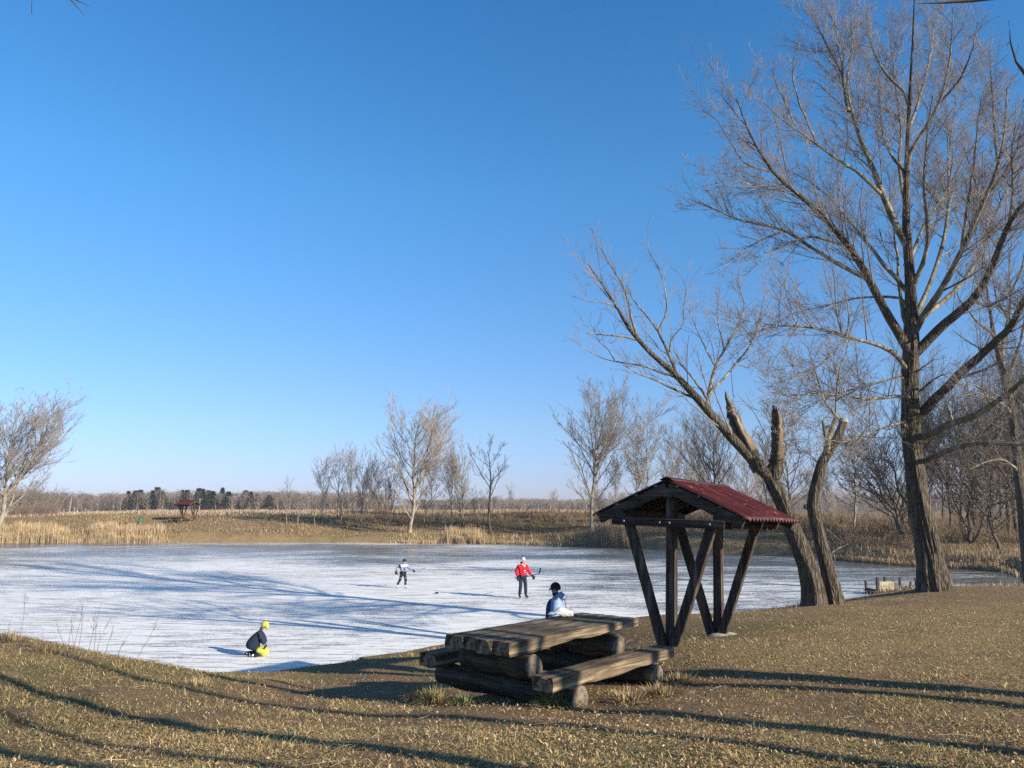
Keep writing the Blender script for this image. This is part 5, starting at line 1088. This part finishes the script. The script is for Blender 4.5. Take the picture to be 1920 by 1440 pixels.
# twigs and straw stalks lying about
n = 500; u = r.random(n); Y = 1 / (1 / 4.8 * (1 - u) + 1 / 20. * u); X = (r.random(n) - .5) * 1.4 * Y; Z = H(X, Y); k = Z > .3; X, Y, Z = X[k], Y[k], Z[k]; n = len(X)
a = r.random(n) * 3.14; l = r.uniform(.05, .32, n) ; P0 = np.stack([X, Y, Z + .02], -1); P2 = P0 + np.stack([np.cos(a) * l, np.sin(a) * l, r.uniform(-.01, .02, n)], -1); P2[:, 2] = H(P2[:, 0], P2[:, 1]) + .025; P1 = (P0 + P2) / 2 + r.normal(0, .012, (n, 3)); P1[:, 2] += .012
V, F = tubes(np.stack([P0, P1, P2], 1), np.repeat(r.uniform(.0015, .004, n)[:, None], 3, 1), 4); c = np.array([.34, .26, .16]) * r.uniform(.3, 1.2, (n, 1))
tag(mesh_np('litter_twigs', V, F, M['attr'], col=np.repeat(c, 12, 0)), None, None, None, 'stuff')['label'] = 'small dry twigs and stalks lying on the near ground'
# ---- tufts
def tuft(x, y, nb, rad, h, pal, seed, label, name='grass_tuft', group=None):
    x, y = fit(x, y, 1.75 if y < 12.5 and x > -4 else 1.5); r = np.random.default_rng(seed); a = r.random(nb) * 6.283; q = r.random(nb) ** .6 * rad; X = x + np.cos(a) * q; Y = y + np.sin(a) * q; z = H(X, Y); n = nb
    L = r.uniform(.55, 1.1, n) * h; th = np.clip(q / rad * .9 + r.normal(0, .22, n), .02, 1.4); dx, dy = np.cos(a + r.normal(0, .5, n)), np.sin(a + r.normal(0, .5, n))
    K = 5; P = np.empty((n, K, 3)); P[:, 0] = np.stack([X, Y, z - .01], -1)
    for k in range(1, K):
        t = th * (.35 + .42 * k); P[:, k] = P[:, k - 1] + np.stack([dx * np.sin(t), dy * np.sin(t), np.cos(t)], -1) * (L / (K - 1))[:, None]
    P[:, :, 2] = np.maximum(P[:, :, 2], z[:, None] + .005)
    w = np.stack([-dy, dx, np.zeros(n)], -1) * (r.uniform(.003, .006, n))[:, None]; tw = np.array([1, .95, .8, .55, .1])[None, :, None]
    Vq = np.stack([P - w[:, None] * tw, P + w[:, None] * tw], 2).reshape(-1, 3); b = np.arange(n)[:, None, None] * K * 2 + (np.arange(K - 1) * 2)[None, :, None]
    F = (b + np.array([0, 1, 3, 2])[None, None]).reshape(-1, 4); c = np.array(pal)[r.integers(0, len(pal), n)] * r.uniform(.6, 1.3, (n, 1))
    o = mesh_np(name, Vq - np.array([x, y, 0]), F, M['attr'], col=np.repeat(c, K * 2, 0)); o.location = (x, y, 0); tag(o, label, 'grass tuft', group); return o
GRN = [(.10, .15, .05), (.16, .20, .08), (.2, .21, .1), (.34, .29, .16)]; DRY = [(.5, .39, .22), (.4, .3, .16), (.3, .21, .11), (.18, .13, .07)]
tuft(.47, 8.72, 650, .14, .26, GRN, 1, 'green grass tuft in front of the near end of the right bench')
tuft(-.92, 9.35, 420, .14, .24, [(.4, .3, .15), (.3, .25, .12), (.14, .16, .07)], 2, 'half green tuft in the shade between the left bench and the table')
tuft(-1.15, 9.75, 380, .14, .22, DRY, 3, 'golden dry tuft under the left bench')
tuft(-.55, 9.05, 240, .16, .16, GRN, 4, 'low green tuft under the near end of the table')
tuft(1.75, 9.15, 500, .26, .16, DRY, 5, 'straw-coloured tuft under the far half of the right bench')
tuft(1.35, 8.9, 260, .2, .2, DRY, 6, 'wispy dry tuft beside the middle of the right bench')
tuft(2.15, 9.9, 260, .2, .15, DRY, 7, 'dry tuft at the far end of the right bench')
tuft(1.3, 10.8, 300, .25, .16, DRY, 8, 'dry tuft between the table and the right bench')
tuft(7.2, 18.9, 500, .5, .16, DRY, 9, 'dry grass skirt at the foot of the two willows')
tuft(12.3, 22.6, 500, .6, .14, DRY, 10, 'dry grass skirt at the foot of the big furrowed trunk')
for k, (x, y, s) in enumerate(((-1.9, 19.6, .2), (-2.4, 18.8, .16), (-7.4, 12.3, .16), (-8.6, 13.2, .2), (-4.4, 10.9, .12), (-9.6, 13.6, .22))):
    tuft(x, y, 260, .3, s, DRY, 20 + k, 'dry straw tuft on the crest of the left bank', group='straw tufts on the left bank')
# ---- tall dry weed stems on the left bank
def weed(px, py0, py1, Y, lean, seed, label):
    Y *= 1.03; x = float(PX(px, 1180, Y)[0]); z = h1(x, Y) - .02; top = float(PX(px, py1, Y)[2]); h = max(top - z, .3); r = np.random.default_rng(seed)
    o = empty('weed_stem', (x, Y, z), (0, 0, 0), label, 'weed', 'tall dry weed stems on the left bank')
    K = 10; s = np.linspace(0, 1, K); P = np.stack([lean * h * s ** 1.3, .05 * np.sin(s * 4 + seed), h * s], -1)[None]; R2 = np.linspace(.005, .002, K)[None]
    V, F = tubes(P, R2, 5); mesh_np('stem', V, F, M['twig_mid'], o)
    A, AR = grow(P, R2, 14, .28, 40, .7, 5, r, t0=.35, rk=.004, minl=.05, wob=.08); B, BR = grow(A, np.maximum(AR, .0016), 18, .3, 40, .3, 3, r, rk=.004, minl=.02)
    V, F = join([tubes(A, np.maximum(AR, .0016), 3), tubes(B, np.maximum(BR, .0022), 3)]); mesh_np('seed_head', V, F, M['twig_mid'], o)
for k, (px, y0, y1, Y, ln) in enumerate(((133, 1195, 1140, 14.2, .1), (145, 1195, 1141, 14.3, .05), (152, 1198, 1143, 14.2, -.05), (168, 1198, 1146, 14.2, .15), (176, 1200, 1139, 14.0, .12), (140, 1200, 1150, 14.1, -.1), (186, 1203, 1160, 13.9, .25), (204, 1208, 1172, 13.7, .1), (262, 1220, 1170, 13.2, .45), (38, 1190, 1112, 14.8, .04), (12, 1190, 1160, 14.8, .3), (120, 1195, 1165, 14.4, -.3), (225, 1210, 1185, 13.6, .4))):
    weed(px, y0, y1, Y, ln, 60 + k, 'tall dry weed stem standing against the ice on the left bank')

# ---- far bank: tall dead grass, reeds, undergrowth
def scatter_px(n, x0, x1, Y0, Y1, r):
    Y = r.uniform(Y0, Y1, n); px = r.uniform(x0, x1, n); return (px - 960) / FPX * Y / (math.cos(PIT) + .2 * math.sin(PIT)), Y
r = np.random.default_rng(5)
X, Y = scatter_px(230000, -60, 1560, 60, 116, r); d = pond_sd(X, Y); X, Y, d = X[d > .1], Y[d > .1], d[d > .1]; Z = H(X, Y); n = len(X); f = fbm(X, Y, .09, 4); px = X / Y * FPX + 960
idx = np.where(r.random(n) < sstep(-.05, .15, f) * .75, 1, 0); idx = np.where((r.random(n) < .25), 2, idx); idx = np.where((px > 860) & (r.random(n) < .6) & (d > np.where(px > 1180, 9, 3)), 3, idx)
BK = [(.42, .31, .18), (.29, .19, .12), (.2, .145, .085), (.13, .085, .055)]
hh = r.uniform(.10, .26, n) * (1 + 1.6 * sstep(0.03, .2, fbm(X + 7, Y, .22, 3))) * np.where(d < 2.5, .6, 1)
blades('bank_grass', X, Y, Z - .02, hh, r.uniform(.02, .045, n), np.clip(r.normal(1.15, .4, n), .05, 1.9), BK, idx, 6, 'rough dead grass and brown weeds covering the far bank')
X, Y = scatter_px(60000, 1480, 2150, 26, 84, r); d = pond_sd(X, Y); k = (d > .2) & (Y > 34); X, Y, d = X[k], Y[k], d[k]; Z = H(X, Y); n = len(X)
idx = r.choice(4, n, p=[.2, .35, .15, .3]); idx = np.where((Y < 58) & (r.random(n) < .5), 0, idx)
blades('bank_grass', X, Y, Z - .02, r.uniform(.12, .38, n), r.uniform(.014, .03, n), np.clip(r.normal(.7, .35, n), .05, 1.4), BK, idx, 7, 'brown rough grass on the shore right of the big trunk')
# pale grass on top of the bank and in the field beyond
X, Y = scatter_px(60000, -60, 1500, 114, 175, r); Z = H(X, Y); n = len(X)
blades('field_grass', X, Y, Z - .02, r.uniform(.25, .55, n), r.uniform(.05, .11, n), np.clip(r.normal(.4, .25, n), .05, 1.2), [(.36, .27, .19), (.29, .21, .145), (.42, .33, .23)], r.integers(0, 3, n), 8, 'pale tall grass in the field beyond the far bank')
# reeds
RP = [(-60, 125, 1.15, 6500), (172, 232, 1.0, 3000), (228, 305, .85, 2600), (840, 905, 1.0, 2200), (905, 1020, .55, 900), (1040, 1120, .6, 900), (1118, 1172, 1.4, 3200), (740, 840, .4, 900), (1500, 1740, .45, 2600), (1760, 1900, .45, 2200)]
XX = []; YY = []; HH = []; dark = []
for x0, x1, h, nn in RP:
    wd = x1 - x0; px = np.concatenate([r.uniform(x0, x1, nn // 2), r.normal((x0 + x1) / 2, wd * .32, nn - nn // 2)]) + r.normal(0, 6, nn)
    # first dry point along the ray past the ice
    Yg = np.arange(44, 99, .4); pc = np.linspace(x0 - 40, x1 + 40, 18); ed = []
    for q in pc:
        s = pond_sd((q - 960) / FPX * Yg * .984, Yg); ins = np.where(s < 0)[0]; ed.append(Yg[ins[-1]] + .4 if len(ins) else 60)
    Y = np.interp(px, pc, ed) + r.exponential(1.3 if h > .8 else .7, nn) - .15; XX.append((px - 960) / FPX * Y * .984); YY.append(Y)
    ed_ = np.clip(np.minimum(px - x0 + 15, x1 - px + 15) / (x1 - x0) * 4, 0, 1) * (.55 + .9 * vnoise(px, px * 0 + x0, .11)); HH.append(h * r.uniform(.6, 1.2, nn) * (.45 + .55 * ed_)); dark.append(np.full(nn, x0 > 905))
X = np.concatenate(XX); Y = np.concatenate(YY); h = np.concatenate(HH); dk = np.concatenate(dark); Z = np.maximum(H(X, Y), 0) - .02; n = len(X)
idx = r.integers(0, 3, n); idx = np.where(dk & (r.random(n) < .5), 3, idx)
blades('reeds', X, Y, Z, h, r.uniform(.018, .035, n), np.abs(r.normal(.08, .12, n)), [(.56, .43, .26), (.46, .34, .2), (.36, .26, .15), (.26, .18, .11)], idx, 9, 'straw-coloured reeds along the far ice edge')
# brushwood undergrowth on the banks
def brush(name, boxes, seed, cols, label):
    r = np.random.default_rng(seed); P = []; Q = []; Cc = []
    for x0, x1, Y0, Y1, nb, hmax in boxes:
        X, Y = scatter_px(nb, x0, x1, Y0, Y1, r); k = (pond_sd(X, Y) > 1.0); X, Y = X[k], Y[k]; Z = H(X, Y); m_ = len(X)
        for rep in range(16):
            hh = r.uniform(.35, 1.0, m_) * hmax * (.5 + .9 * vnoise(X, Y, .25)); a = r.random(m_) * 6.283; s = r.uniform(.1, .8, m_) * hh * .7
            p0 = np.stack([X + r.normal(0, .2, m_), Y + r.normal(0, .2, m_), Z - .05], -1); p2 = p0 + np.stack([np.cos(a) * s, np.sin(a) * s, hh], -1); p1 = (p0 + p2) / 2 + r.normal(0, .08, (m_, 3)) * hh[:, None]
            P.append(np.stack([p0, p1, p2], 1)); Q.append(np.stack([np.full(m_, .018), np.full(m_, .013), np.full(m_, .008)], -1))
    P = np.concatenate(P); Q = np.concatenate(Q)
    A, AR = grow(P, Q, 1.6, .5, 40, .4, 3, r, rk=.02, minl=.15); P2 = [tubes(P, Q, 3), tubes(A, np.maximum(AR, .007), 3)]; V, F = join(P2)
    c = np.array(cols)[r.integers(0, len(cols), len(P) + len(A))] * r.uniform(.6, 1.4, (len(P) + len(A), 1)); tag(mesh_np(name, V, F, M['attr'], col=np.repeat(c, 9, 0)), None, None, None, 'stuff')['label'] = label
brush('undergrowth', [(480, 700, 100, 110, 45, .7), (660, 860, 101, 112, 60, .8), (860, 1180, 97, 108, 170, .9), (1150, 1560, 84, 102, 300, 1.0), (1500, 2100, 72, 95, 420, 1.1), (1560, 2100, 63, 76, 260, 1.1)], 3, [(.15, .11, .075), (.22, .16, .105), (.12, .09, .062), (.30, .22, .14)], 'tangled dark brushwood on the far and right banks')
brush('undergrowth', [(1560, 2300, 95, 150, 150, 2.0), (-60, 110, 116, 140, 130, 2.0), (600, 1560, 116, 150, 260, .8)], 4, [(.2, .15, .12), (.15, .11, .085), (.25, .19, .15)], 'greyish brushwood behind the bank tops')
brush('shore_mound_scrub', [(1868, 1925, 43, 47, 60, .5)], 5, [(.05, .04, .03), (.08, .06, .045)], 'dark scrub on the mound at the east tip of the ice')

# ================================================================== winter haze: the far wood and ridge pale a little
hm = bpy.data.materials.new('haze'); hm.use_nodes = True; nt = hm.node_tree; nt.nodes.clear()
ho = nt.nodes.new('ShaderNodeOutputMaterial'); hv = nt.nodes.new('ShaderNodeVolumePrincipled')
hv.inputs['Color'].default_value = (.80, .88, 1.0, 1); hv.inputs['Density'].default_value = .00028; hv.inputs['Anisotropy'].default_value = .2
nt.links.new(hv.outputs[0], ho.inputs['Volume'])
hm.cycles.volume_sampling = 'DISTANCE'; hm.cycles.homogeneous_volume = True
hz = MB().box((-1750, -75, -2), (1750, 2300, 23)).build('haze', hm); tag(hz, kind='stuff')
